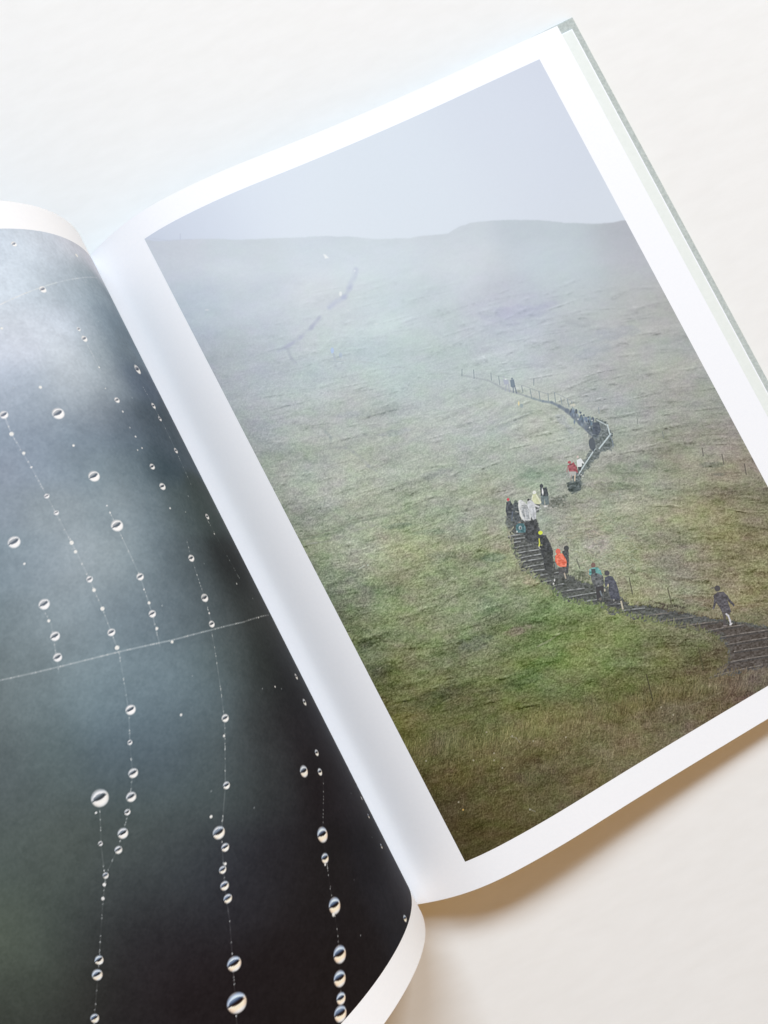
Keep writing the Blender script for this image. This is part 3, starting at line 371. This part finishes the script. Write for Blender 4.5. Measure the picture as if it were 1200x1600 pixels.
    P([(824,784),(828,781),(833,784),(836,790),(838,800),(838,810),(834,813),(830,808),(827,796),(824,789)], (198,202,208), .98, .6, .4, 20, 7); Ln([(832,785),(837,790),(842,792)], 1.3, (208,210,214), .9); Ln([(838,797),(845,794)], .8, (190,194,198), .8); Ln([(833,796),(835,810)], .6, (150,156,164), .7)
    E(794,780.5,2.2,2.4,(196,66,80),.95); P([(791,784),(798,782),(803,791),(803,806),(798,812),(792,806),(790,796)], (50,56,64), .95, .7, .6, 18, 8); E(796,800,2,1.3,(110,116,114),.6); E(801,795,1.8,1,(120,124,122),.6)
    E(806,784,2.6,2.6,(66,74,74),.8); P([(802,787),(809,785),(811,798),(813,812),(808,818),(803,815)], (60,68,74), .92, .8, .8, 20, 9); P([(790,806),(800,804),(806,816),(798,828),(790,820)], (70,78,80), .7, 1.5, 1, 20, 9)
    Ln([(801,800),(800,813)], 1, (84,96,116), .7); Ln([(806,799),(810,800)], .8, (168,170,164), .7)
    P([(820,814),(838,812),(843,830),(841,846),(826,848),(818,836)], (46,50,54), .85, 1.5, .8, 20, 10)
    E(812,817,2,2,(140,128,120),.8); P([(806,821),(812,817),(819,818),(822,826),(821,832),(809,832),(806,828)], (56,98,106), .95, .6, .5, 20, 11); E(813,824.5,2.4,3.2,(188,196,200),.85); E(813.4,825,1.2,1.8,(50,56,60),.85); Ln([(820,822),(820.5,830)], .8, (110,150,160), .7); E(808,830.5,1.2,1.4,(214,218,220),.9)
    E(844.5,832.3,3.5,3,(214,234,62),.98,.5); P([(841,837),(847,835),(853,836),(858,845),(864,860),(863,870),(860,888),(851,890),(849,872),(843,858)], (44,48,52), .95, .8, .5, 18, 12)
    Ln([(842.6,842),(843.2,849),(842.4,853)], 1.0, (196,214,70), .95, .5); Ln([(843,851.5),(847,851.5)], .5, (214,222,120), .85, .5); Ln([(842,854),(844,857)], .8, (196,198,190), .7)
    P([(850,862),(862,862),(864,880),(862,900),(853,896)], (52,56,56), .8, 1, 1, 18, 13)
    E(885,856.5,4,4,(48,52,56),.95); P([(879,861),(888,858),(889,874),(888,895),(880,897)], (52,56,60), .93, .7, .5, 16, 14)
    E(872,861.5,3.8,4.3,(226,98,80),.97); P([(868,868),(872,864),(879,865),(883,871),(886,879),(884.5,886),(876,886),(871,883),(867.5,877)], (236,104,76), .98, .6, .3, 26, 15); Ln([(874,872),(880,876),(882,882)], .5, (196,78,60), .7); Ln([(871,872),(872,882)], .5, (250,132,100), .6)
    P([(872,886),(884,886),(885,895),(874,897)], (78,78,80), .9, .7, .4, 20); Ln([(882,896),(884,903)], 1.2, (172,160,144), .9); E(880,905,2.2,1,(30,32,34),.9); Ln([(868,880),(869,888)], 1, (130,140,140), .7)
    E(866.5,906.5,1.1,1.8,(212,214,214),.95); E(865,912,1.2,1.6,(216,216,214),.95)
    # pair walking up
    E(927,883,3.4,4,(112,82,78),.95); P([(920.5,890),(926,887),(934,886),(939,892),(941,898),(938,902),(924,901),(920,897)], (84,150,148), .95, .6, .4, 26, 16); P([(923.5,889),(930,888.5),(931,896),(925,897)], (56,60,64), .92)
    P([(923,898),(932,895),(942,899),(944,910),(941,917),(930,919),(925,908)], (80,84,88), .96, .7, .5, 24, 17); P([(931,917),(943,915),(943,924),(939,932),(933,938),(932,928)], (44,44,48), .93); Ln([(938,924),(940,930)], 1.2, (110,122,132), .85); E(938,936,2,2,(120,108,100),.6)
    E(948.3,895.5,4,4,(60,60,68),.97); P([(945,902),(951,899),(957,901),(962,909),(966,920),(968.5,934),(967,938),(955,936),(951,924),(951,912),(946,918),(944.5,910)], (64,68,82), .97, .6, .4, 16, 18); Ln([(953,908),(962,910)], .5, (92,96,110), .7)
    E(950,914.5,1,2,(200,188,160),.9); E(945,922,1.2,2,(196,188,166),.9); Ln([(970.5,940),(973,951)], 1.4, (188,180,158), .92); E(959,938,1.3,1.6,(226,228,220),.95); Ln([(958,943),(962,941)], .7, (190,192,190), .85); P([(946,938),(965,936),(967,950),(950,948)], (46,48,52), .6, 1.5, 1, 16)
    # the last one
    g = lambda l: [(1060 + a_ / 8.57, 890 + b_ / 8.57) for a_, b_ in l]
    E(1120.8,919.5,4.6,4.6,(58,56,60),.97); Ln([(1111.5,919),(1118,918)], .9, (72,70,68), .7)
    P(g([(470,350),(520,300),(600,300),(660,350),(700,410),(755,475),(735,495),(655,410),(685,500),(705,565),(650,590),(580,570),(545,500),(510,440),(490,500),(470,535),(452,525),(475,430)]), (68,66,74), .97, .6, .4, 18, 19)
    P(g([(580,570),(700,560),(690,600),(640,605),(630,700),(640,750),(600,745),(600,640)]), (62,58,62), .85, .7); Ln(g([(640,595),(668,620),(690,680),(700,735)]), 1.3, (196,194,204), .95); Ln(g([(690,740),(715,720)]), 1, (206,206,208), .9); E(1133,978,3.4,1.3,(140,132,130),.7)
    # far hikers and small marks
    P([(505,397),(509,398),(514,403),(508,404)], (244,248,252), .95); E(532,459,2.3,3.6,(240,244,246),.9); E(554.5,423,1.4,1.2,(234,240,246),.85)
    E(519,548,2.6,4.6,(176,200,240),.9); Ln([(521,553),(523,562)], 1.5, (172,184,200), .7); E(532,555,2.6,4,(168,184,208),.7); Ln([(515,565),(536,565)], 1, (168,182,192), .6)
    E(324,484,3,1.2,(222,224,232),.8); E(544,485,1,1,(230,234,236),.6); E(588,506,3,1,(224,230,234),.5)
    cv.lift = False; cv.crisp(1.0, smooth(430, 620, cv.Y)); cv.crisp(.5, smooth(430, 620, cv.Y))
    return cv

# ---------------------------------------------------------------- the printed close-up: water drops strung on spider threads
def dewdrops():
    k = 0.22
    cv = Canvas(0, 0, D['W'] * 1000, 300, k)       # millimetres across the page from the gutter, millimetres up the page
    X, Y = cv.X, cv.Y
    k_ = smooth(150, 200, Y)[..., None]
    I = field(X, Y, D['lcol'], 5.2) * k_ + field(X, Y, D['lcol'], 8.0) * (1 - k_)
    # soft warm edges of blurred highlights, film grain
    I = I * (1 + 0.05 * fbm(X / 9, Y / 9, 3, 3))[..., None]
    g = fbm(X / 0.75, Y / 0.75, 7, 2); g2 = fbm(X / 2.2, Y / 2.0, 8, 3)
    I = I + ((2.6 + I.mean(-1) * 0.022) * (g + .8 * g2))[..., None]
    cv.I = I
    for pts, a in D['threads']:
        base = cv.sample(np.array([p[0] for p in pts]), np.array([p[1] for p in pts]))
        for (p, q), b in zip(zip(pts[:-1], pts[1:]), base):
            c_ = np.clip(b * .75 + 78, 0, 235)
            cv.line([p, q], 0.13 + .1 * a, c_, min(1, a * 1.05), .16, dots=0 if a > .7 else 1.6)
    rnd = random.Random(3)
    for pts, a in D['threads']:
        for p, q in zip(pts[:-1], pts[1:]):
            for _ in range(int(4 * math.hypot(p[0] - q[0], p[1] - q[1]) / 7)):
                t = rnd.random(); cv.ell(p[0] + (q[0] - p[0]) * t + rnd.gauss(0, .06), p[1] + (q[1] - p[1]) * t, .17, .2, (206, 212, 212), .6, .12)
    for _ in range(26):
        cv.ell(rnd.uniform(6, 95), rnd.uniform(15, 285), rnd.uniform(.12, .24), rnd.uniform(.12, .24), (196, 204, 208), .6, .12)
    for (u, v, r, an) in D['drops']:
        m = r * 1.6 + .6; sl = cv.box(u - m, v - m, u + m, v + m)
        if not sl: continue
        x = (cv.X[sl] - u) / r; y = (cv.Y[sl] - v) / r; a = math.radians(an)
        p = x * math.cos(a) + y * math.sin(a); q = x * math.sin(a) - y * math.cos(a)   # q: across the dark bar, + towards the upper left side
        if cv.I[sl].mean() > 0 and u > 0: pass
        rr = np.hypot(p, q); soft = min(.5, .2 / r + .08)
        al = np.clip((1 - rr) / soft + .35, 0, 1)
        if r < 0.75:
            cv.blend(sl, al * (.95 if r > .3 else .7), (236, 238, 234)); continue
        bgc = cv.I[sl].reshape(-1, 3).mean(0)
        white = np.array([252, 253, 252.]); dark = bgc * .62 + np.array([10, 12, 18.])
        vr = hashn(np.array([u * 97.0]), np.array([v * 31.0]), 5)[0]
        e_ = (p / (.80 + .08 * vr)) ** 2 + ((q - .13 - .05 * vr + .10 * p) / (.34 + .10 * vr)) ** 2
        dk = smooth(1.12, .55, e_) * (1 - .50 * smooth(.02, .42, q))
        dk = np.maximum(dk, .9 * smooth(.13, .03, np.abs(q - .03 + .10 * p)) * smooth(1.0, .7, np.abs(p + .1)))
        dk = np.maximum(dk, .35 * smooth(.55, .95, rr) * smooth(.2, .8, q))
        col = white * (1 - dk[..., None]) + dark * dk[..., None]
        warm = smooth(.5, .15, np.abs(q + .32)) * .35; cool = smooth(.5, .15, np.abs(q - .5)) * .35
        s_ = smooth(140, 30, v) * (.9 if r > .9 else .5)
        col = col + (warm * s_)[..., None] * np.array([20, -50, -130.]) + (cool * s_)[..., None] * np.array([-90, -30, 50.])
        edge = smooth(.6, 1.0, rr)[..., None]; col = col * (1 - .25 * edge) + bgc * .25 * edge
        cv.I[sl] = cv.I[sl] * (1 - al[..., None]) + np.clip(col, 8, 255) * al[..., None]
    cv.crisp(.8)
    return cv

# ---------------------------------------------------------------- materials
def mat(name, col=(.8, .8, .8), rough=.6, spec=.3, attr=None):
    m = bpy.data.materials.new(name); m.use_nodes = True; nt = m.node_tree
    b = nt.nodes['Principled BSDF']; b.inputs['Roughness'].default_value = rough
    b.inputs['Specular IOR Level'].default_value = spec; b.inputs['Base Color'].default_value = tuple(col) + (1,)
    return m, nt, b
def noise_bump(nt, b, scale, dist, vec=(1, 1, 1), detail=4, strength=.5, rough=.55, extra=None):
    tcn = nt.nodes.new('ShaderNodeTexCoord'); mp = nt.nodes.new('ShaderNodeMapping'); mp.inputs['Scale'].default_value = vec
    if extra: mp.inputs['Rotation'].default_value = extra
    nt.links.new(tcn.outputs['Object'], mp.inputs['Vector'])
    n = nt.nodes.new('ShaderNodeTexNoise'); n.inputs['Scale'].default_value = scale; n.inputs['Detail'].default_value = detail; n.inputs['Roughness'].default_value = rough
    nt.links.new(mp.outputs[0], n.inputs['Vector'])
    bu = nt.nodes.new('ShaderNodeBump'); bu.inputs['Strength'].default_value = strength; bu.inputs['Distance'].default_value = dist
    nt.links.new(n.outputs['Fac'], bu.inputs['Height']); nt.links.new(bu.outputs[0], b.inputs['Normal'])
    return mp, n
def tint(nt, b, n, c0, c1, lo=.3, hi=.7):
    r = nt.nodes.new('ShaderNodeValToRGB'); r.color_ramp.elements[0].position = lo; r.color_ramp.elements[1].position = hi
    r.color_ramp.elements[0].color = tuple(c0) + (1,); r.color_ramp.elements[1].color = tuple(c1) + (1,)
    nt.links.new(n.outputs['Fac'], r.inputs[0]); nt.links.new(r.outputs[0], b.inputs['Base Color'])
    return r
paper, nt_, b_ = mat('matte_white_paper', (.86, .86, .87), .62, .25)
mp, n_ = noise_bump(nt_, b_, 900, .00003, detail=3, strength=.25); tint(nt_, b_, n_, (.872, .892, .922), (.892, .908, .934))
edge, nt_, b_ = mat('stacked_leaf_edges', (.80, .79, .77), .75, .2)
green, nt_, b_ = mat('pale_green_endpaper', (.70, .77, .68), .7, .2)
mp, n_ = noise_bump(nt_, b_, 700, .00003, strength=.25); tint(nt_, b_, n_, (.765, .805, .765), (.80, .835, .80))
linen, nt_, b_ = mat('grey_green_linen', (.36, .39, .37), .9, .15)
tcn = nt_.nodes.new('ShaderNodeTexCoord')
wv = []
for dr, sc in (('X', 5600), ('Y', 5200)):
    wq = nt_.nodes.new('ShaderNodeTexWave'); wq.wave_type = 'BANDS'; wq.bands_direction = dr; wq.inputs['Scale'].default_value = sc / 6.28
    wq.inputs['Distortion'].default_value = 2.2; wq.inputs['Detail'].default_value = 3; wq.inputs['Detail Scale'].default_value = 2
    nt_.links.new(tcn.outputs['Object'], wq.inputs['Vector']); wv.append(wq)
mm = nt_.nodes.new('ShaderNodeMath'); mm.operation = 'MULTIPLY'; nt_.links.new(wv[0].outputs['Fac'], mm.inputs[0]); nt_.links.new(wv[1].outputs['Fac'], mm.inputs[1])
nz = nt_.nodes.new('ShaderNodeTexNoise'); nz.inputs['Scale'].default_value = 900; nz.inputs['Detail'].default_value = 4; nt_.links.new(tcn.outputs['Object'], nz.inputs['Vector'])
m2 = nt_.nodes.new('ShaderNodeMath'); m2.operation = 'ADD'; nt_.links.new(mm.outputs[0], m2.inputs[0]); nt_.links.new(nz.outputs['Fac'], m2.inputs[1])
r_ = nt_.nodes.new('ShaderNodeValToRGB'); r_.color_ramp.elements[0].position = .35; r_.color_ramp.elements[1].position = 1.1
r_.color_ramp.elements[0].color = (.36, .41, .39, 1); r_.color_ramp.elements[1].color = (.64, .69, .66, 1)
nt_.links.new(m2.outputs[0], r_.inputs[0]); nt_.links.new(r_.outputs[0], b_.inputs['Base Color'])
bu = nt_.nodes.new('ShaderNodeBump'); bu.inputs['Strength'].default_value = .5; bu.inputs['Distance'].default_value = .0002; nt_.links.new(m2.outputs[0], bu.inputs['Height']); nt_.links.new(bu.outputs[0], b_.inputs['Normal'])
def ink_mat(name, rough, spec):
    m, nt, b = mat(name, (.5, .5, .5), rough, spec)
    at = nt.nodes.new('ShaderNodeAttribute'); at.attribute_name = 'ink'; nt.links.new(at.outputs['Color'], b.inputs['Base Color'])
    tcn = nt.nodes.new('ShaderNodeTexCoord'); n = nt.nodes.new('ShaderNodeTexNoise'); n.inputs['Scale'].default_value = 1500; n.inputs['Detail'].default_value = 2
    nt.links.new(tcn.outputs['Object'], n.inputs['Vector'])
    bu = nt.nodes.new('ShaderNodeBump'); bu.inputs['Strength'].default_value = .15; bu.inputs['Distance'].default_value = .00002
    nt.links.new(n.outputs['Fac'], bu.inputs['Height']); nt.links.new(bu.outputs[0], b.inputs['Normal'])
    return m
ink_hill = ink_mat('printed_hillside_ink', .6, .15); ink_dew = ink_mat('printed_dew_ink', .6, .06)
# table: white painted board with faint brush marks
tabm, nt_, b_ = mat('white_painted_board', (.8, .79, .77), .8, .12)
TROT = (0, 0, -0.4765)
mp, n_ = noise_bump(nt_, b_, 60, .0006, vec=(1, 3, 1), detail=8, strength=.10, extra=(0, 0, 0.4765), rough=.6)
tint(nt_, b_, n_, (.805, .800, .775), (.832, .828, .806), .3, .7)
vo = nt_.nodes.new('ShaderNodeTexVoronoi'); vo.inputs['Scale'].default_value = 21; tq = nt_.nodes.new('ShaderNodeTexCoord'); nt_.links.new(tq.outputs['Object'], vo.inputs['Vector'])
sp = nt_.nodes.new('ShaderNodeSeparateColor'); nt_.links.new(vo.outputs['Color'], sp.inputs[0])
r1 = nt_.nodes.new('ShaderNodeMapRange'); nt_.links.new(sp.outputs[0], r1.inputs[0]); r1.inputs[1].default_value = .55; r1.inputs[2].default_value = 1; r1.inputs[3].default_value = .0; r1.inputs[4].default_value = .011
lt = nt_.nodes.new('ShaderNodeMath'); lt.operation = 'LESS_THAN'; nt_.links.new(vo.outputs['Distance'], lt.inputs[0]); nt_.links.new(r1.outputs[0], lt.inputs[1])
mxs = nt_.nodes.new('ShaderNodeMix'); mxs.data_type = 'RGBA'; nt_.links.new(lt.outputs[0], mxs.inputs[0]); nt_.links.new(b_.inputs['Base Color'].links[0].from_socket, mxs.inputs[6]); mxs.inputs[7].default_value = (.30, .26, .22, 1); nt_.links.new(mxs.outputs[2], b_.inputs['Base Color'])

# ---------------------------------------------------------------- geometry
def link(name, verts, faces, m, parent=None, smooth_=True, loc=None):
    me = bpy.data.meshes.new(name); me.from_pydata([tuple(v) for v in verts], [], faces); me.update()
    if smooth_: me.polygons.foreach_set('use_smooth', [True] * len(me.polygons))
    me.materials.append(m); o = bpy.data.objects.new(name, me); C.collection.objects.link(o)
    if parent: o.parent = parent
    return o
SS = np.linspace(0, D['W'], 61)
PR = {k: np.array(D[k]) for k in ('R0', 'R1', 'L0', 'L1')}
def page_point(side, u, v):
    A, B = (PR['R0'], PR['R1']) if side > 0 else (PR['L0'], PR['L1'])
    t = 1 - np.asarray(v) / H
    x = np.interp(u, SS, A[0]) * (1 - t) + np.interp(u, SS, B[0]) * t
    z = np.interp(u, SS, A[1]) * (1 - t) + np.interp(u, SS, B[1]) * t
    return x, z
def dense_profile(side, v, n=600):
    u = np.linspace(0, D['W'], n); x, z = page_point(side, u, v)
    ker = np.hanning(41); ker /= ker.sum()
    def sm(a):
        p = np.concatenate([2 * a[0] - a[20:0:-1], a, 2 * a[-1] - a[-2:-22:-1]]); return np.convolve(p, ker, 'valid')
    return u, sm(x), sm(z)
PROF = {s: (dense_profile(s, H), dense_profile(s, 0.0)) for s in (1, -1)}
def surf(side, U, V, off=0.0):
    (u, xt, zt), (_, xb, zb) = PROF[side]
    t = 1 - V / H
    x = np.interp(U, u, xt) * (1 - t) + np.interp(U, u, xb) * t
    z = np.interp(U, u, zt) * (1 - t) + np.interp(U, u, zb) * t
    e = 4e-4
    x2 = np.interp(U + e, u, xt) * (1 - t) + np.interp(U + e, u, xb) * t; x1 = np.interp(U - e, u, xt) * (1 - t) + np.interp(U - e, u, xb) * t
    z2 = np.interp(U + e, u, zt) * (1 - t) + np.interp(U + e, u, zb) * t; z1 = np.interp(U - e, u, zt) * (1 - t) + np.interp(U - e, u, zb) * t
    dx, dz = x2 - x1, z2 - z1; l = np.hypot(dx, dz) + 1e-12
    nx, nz = -dz / l * side, dx / l * side
    return np.stack([x + nx * off, V, z + nz * off], -1)
def grid_mesh(name, P, m, parent, col=None, flip=False):
    nr, nc = P.shape[:2]
    me = bpy.data.meshes.new(name); me.vertices.add(nr * nc); me.vertices.foreach_set('co', P.reshape(-1).astype(np.float32))
    idx = np.arange(nr * nc).reshape(nr, nc)
    q = np.stack([idx[:-1, :-1], idx[:-1, 1:], idx[1:, 1:], idx[1:, :-1]], -1).reshape(-1, 4)
    if flip: q = q[:, ::-1]
    nf = len(q); me.loops.add(nf * 4); me.loops.foreach_set('vertex_index', q.reshape(-1).astype(np.int32))
    me.polygons.add(nf); me.polygons.foreach_set('loop_start', (np.arange(nf) * 4).astype(np.int32)); me.polygons.foreach_set('loop_total', np.full(nf, 4, np.int32))
    me.update(calc_edges=True); me.polygons.foreach_set('use_smooth', np.ones(nf, bool))
    if col is not None:
        ca = me.color_attributes.new('ink', 'FLOAT_COLOR', 'POINT')
        c4 = np.ones((nr * nc, 4), np.float32); c4[:, :3] = col.reshape(-1, 3); ca.data.foreach_set('color', c4.reshape(-1))
    me.materials.append(m); o = bpy.data.objects.new(name, me); C.collection.objects.link(o); o.parent = parent
    return o
def leaf(name, side, parent, v0, v1, u1, thick=.00015, m=paper, fn=None, nu=150, nv=24):
    """one sheet with real thickness, bent along the page curve"""
    us = np.linspace(0, u1, nu); vs_ = np.linspace(v0, v1, nv); U, V = np.meshgrid(us, vs_)
    T = fn(U, V, 0.0) if fn else surf(side, U, V, 0.0); Bt = fn(U, V, -thick) if fn else surf(side, U, V, -thick)
    verts = np.concatenate([T.reshape(-1, 3), Bt.reshape(-1, 3)]); n = nu * nv; id_ = lambda i, j: i * nu + j
    f = []
    for i in range(nv - 1):
        for j in range(nu - 1):
            a, b, c, d = id_(i, j), id_(i, j + 1), id_(i + 1, j + 1), id_(i + 1, j)
            f.append((a, b, c, d) if side > 0 else (d, c, b, a)); f.append((n + d, n + c, n + b, n + a) if side > 0 else (n + a, n + b, n + c, n + d))
    rim = [id_(0, j) for j in range(nu)] + [id_(i, nu - 1) for i in range(1, nv)] + [id_(nv - 1, j) for j in range(nu - 2, -1, -1)] + [id_(i, 0) for i in range(nv - 2, 0, -1)]
    base = len(verts); top = verts[rim]; bot = verts[[n + q for q in rim]]; verts = np.concatenate([verts, top, bot]); m_ = len(rim)
    for k in range(m_):
        a, b = base + k, base + (k + 1) % m_; f.append((a, m_ + a, m_ + b, b) if side > 0 else (b, m_ + b, m_ + a, a))
    return verts, f
def board(name, x0, x1, y0, y1, z0, z1, m, parent, r=.0006):
    """a cover board with rounded rims"""
    prof = []
    for k in range(7):
        a = math.pi / 2 * (k / 6); prof.append((r - r * math.sin(a), z0 + r - r * math.cos(a)))
    for k in range(7):
        a = math.pi / 2 * (k / 6); prof.append((r - r * math.cos(a), z1 - r + r * math.sin(a)))
    verts = []; f = []
    for ins, z in prof:
        verts += [(x0 + ins, y0 + ins, z), (x1 - ins, y0 + ins, z), (x1 - ins, y1 - ins, z), (x0 + ins, y1 - ins, z)]
    for k in range(len(prof) - 1):
        for j in range(4): f.append((4 * k + j, 4 * k + (j + 1) % 4, 4 * k + 4 + (j + 1) % 4, 4 * k + 4 + j))
    n = len(verts); f.append((3, 2, 1, 0)); f.append((n - 4, n - 3, n - 2, n - 1))
    return link(name, verts, f, m, parent, smooth_=False)

# the table top: one wide sheet with thickness
tab = link('tabletop', [(x, y, z) for z in (-.03, 0) for x, y in ((-1.6, -1.5), (1.6, -1.5), (1.6, 1.7), (-1.6, 1.7))],
           [(3, 2, 1, 0), (4, 5, 6, 7), (0, 1, 5, 4), (1, 2, 6, 5), (2, 3, 7, 6), (3, 0, 4, 7)], tabm, smooth_=False)
tab['kind'] = 'structure'

book = bpy.data.objects.new('photo_book', None); C.collection.objects.link(book); book.empty_display_size = .05
book['label'] = 'open hardcover photo book with grey-green linen cover, lying on the white tabletop'
book['category'] = 'book'
Wc, ov = D['Wc'], D['ov']
BOARD_TILT = math.radians(17)
back = board('cover', .007, Wc, -.0010, H + ov + .0006, .0002, .003, linen, book); back['label'] = 'grey-green linen back cover board under the hillside page'
front = board('cover', -Wc + .007, 0, -ov, H + ov, 0, .0028, linen, book)
def raise_left(o): o.location = (-.007, 0, .0006); o.rotation_euler = (0, BOARD_TILT, 0)
raise_left(front)
# spine strip
sv = []; sf_ = []
for y in (.0005, H + ov):
    for k in range(13):
        a = math.pi * k / 12; sv.append((-.0075 * math.cos(a), y, .0003 + .0016 * math.sin(a)))
    for k in range(13):
        a = math.pi * k / 12; sv.append((-.0075 * math.cos(a), y, .0015 + .0019 * math.sin(a)))
for k in range(12):
    sf_ += [(k, k + 1, 26 + k + 1, 26 + k), (13 + k + 1, 13 + k, 39 + k, 39 + k + 1), (k + 1, k, 13 + k, 13 + k + 1), (26 + k, 26 + k + 1, 39 + k + 1, 39 + k)]
sf_ += [(0, 26, 39, 13), (25, 51, 38, 12)]
link('spine', sv, sf_, linen, book)
# paste-down sheets: white stock with a pale green face, set in from the board's rim
for s in (1, -1):
    xa, xb = sorted((s * .004, s * (Wc - .0030)))
    z_ = 0 if s > 0 else -.0002
    pdn = board('pastedown', xa, xb, .0005, H - .0003, .0031 + z_, .0034 + z_, paper, book, r=.00008)
    if s < 0: raise_left(pdn)
    xa, xb = sorted((s * .004, s * (Wc - .0037)))
    ep = board('endpaper', xa, xb, .0010, H - .0009, .0035 + z_, .0037 + z_, green, book, r=.00006)
    if s < 0: raise_left(ep)
# leaves under the open page, right side: from the open page's curve down to flat on the board
def under(side, t, zflat, shrink):
    def fn(U, V, off):
        P = surf(side, U, V, off - .0002)
        Q = np.stack([side * (U * shrink), V, np.full_like(U, zflat + off)], -1)
        k = t + (1 - t) * 0.0
        g = smooth(0, .02, U)[..., None]
        R_ = P * (1 - k) + Q * k
        return R_
    return fn
vv = []; ff = []
for i in range(9):
    t = (i + 1) / 10
    a, b = leaf('x', 1, None, .0006, H - .0006, D['W'] - .0012 - .0002 * i, fn=under(1, t, .0039 + .0001 * i, .985), nu=60, nv=6)
    off = len(vv); vv += [tuple(p) for p in a]; ff += [tuple(q + off for q in r) for r in b]
pb = link('page_block', vv, ff, edge, book)
a, b = leaf('page', 1, None, 0, H, D['W'])
pg_r = link('page', a, b, paper, book); pg_r['label'] = 'white-bordered page printed with the misty hillside'
# left half: leaves fan out between the curling page and the half-raised front board
TH = BOARD_TILT
def lowline(U, off):
    return -.006 - U * math.cos(TH) * .985 - math.sin(TH) * (off + .0012), .0045 + U * math.sin(TH) * .985 + math.cos(TH) * (off + .0012)
vv = []; ff = []
NL = 26
for i in range(NL):
    t = (i + 1) / (NL + 1)
    def fl(U, V, off, t=t):
        P = surf(-1, U, V, off - .0003).copy(); lx, lz = lowline(U, off)
        k = t ** .8
        P[..., 0] = P[..., 0] * (1 - k) + lx * k; P[..., 2] = P[..., 2] * (1 - k) + lz * k
        return P
    a, b = leaf('x', -1, None, .0006, H - .0006, D['W'] - .0015, fn=fl, nu=70, nv=5)
    off = len(vv); vv += [tuple(p) for p in a]; ff += [tuple(q + off for q in r) for r in b]
link('page_block', vv, ff, edge, book)
a, b = leaf('page', -1, None, 0, H, D['W'], nu=220)
pg_l = link('page', a, b, paper, book); pg_l['label'] = 'curled left page printed with water drops'

# ---------------------------------------------------------------- the two printed photographs, laid 0.05 mm above their pages
GAIN_R = np.array([.885, .900, .885]); GAIN_L = np.array([.92, .91, .91])
def calib(rgb, g):
    return np.clip(lin(rgb) * g, 0.004, 0.88)
cvh = hillside()
nr, nc = 1300, 820
s_, t_ = np.meshgrid(np.linspace(0, 1, nc), np.linspace(0, 1, nr))
PX = np.zeros_like(s_); PY = np.zeros_like(s_); k_ = 0
for i in range(6):
    for j in range(4):
        m_ = s_ ** i * t_ ** j; PX += D['polyX'][k_] * m_; PY += D['polyY'][k_] * m_; k_ += 1
U = D['uL'] + s_ * (D['uR'] - D['uL']); V = D['vT'] - t_ * (D['vT'] - D['vB'])
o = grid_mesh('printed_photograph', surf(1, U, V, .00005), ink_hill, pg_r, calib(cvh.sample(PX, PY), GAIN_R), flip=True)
o['label'] = 'printed photograph of hikers climbing a stairway up a misty green hillside'
cvd = dewdrops()
us = np.concatenate([np.linspace(.0100, .150, 480), np.linspace(.1503, D['uR'], 150)]); vs_ = np.linspace(D['lB'], D['lT'], 980)
U, V = np.meshgrid(us, vs_)
o = grid_mesh('printed_photograph', surf(-1, U, V, .00005), ink_dew, pg_l, calib(cvd.sample(U * 1000, V * 1000), GAIN_L), flip=True)
o['label'] = 'printed photograph of water drops on spider threads against blurred grey-blue'
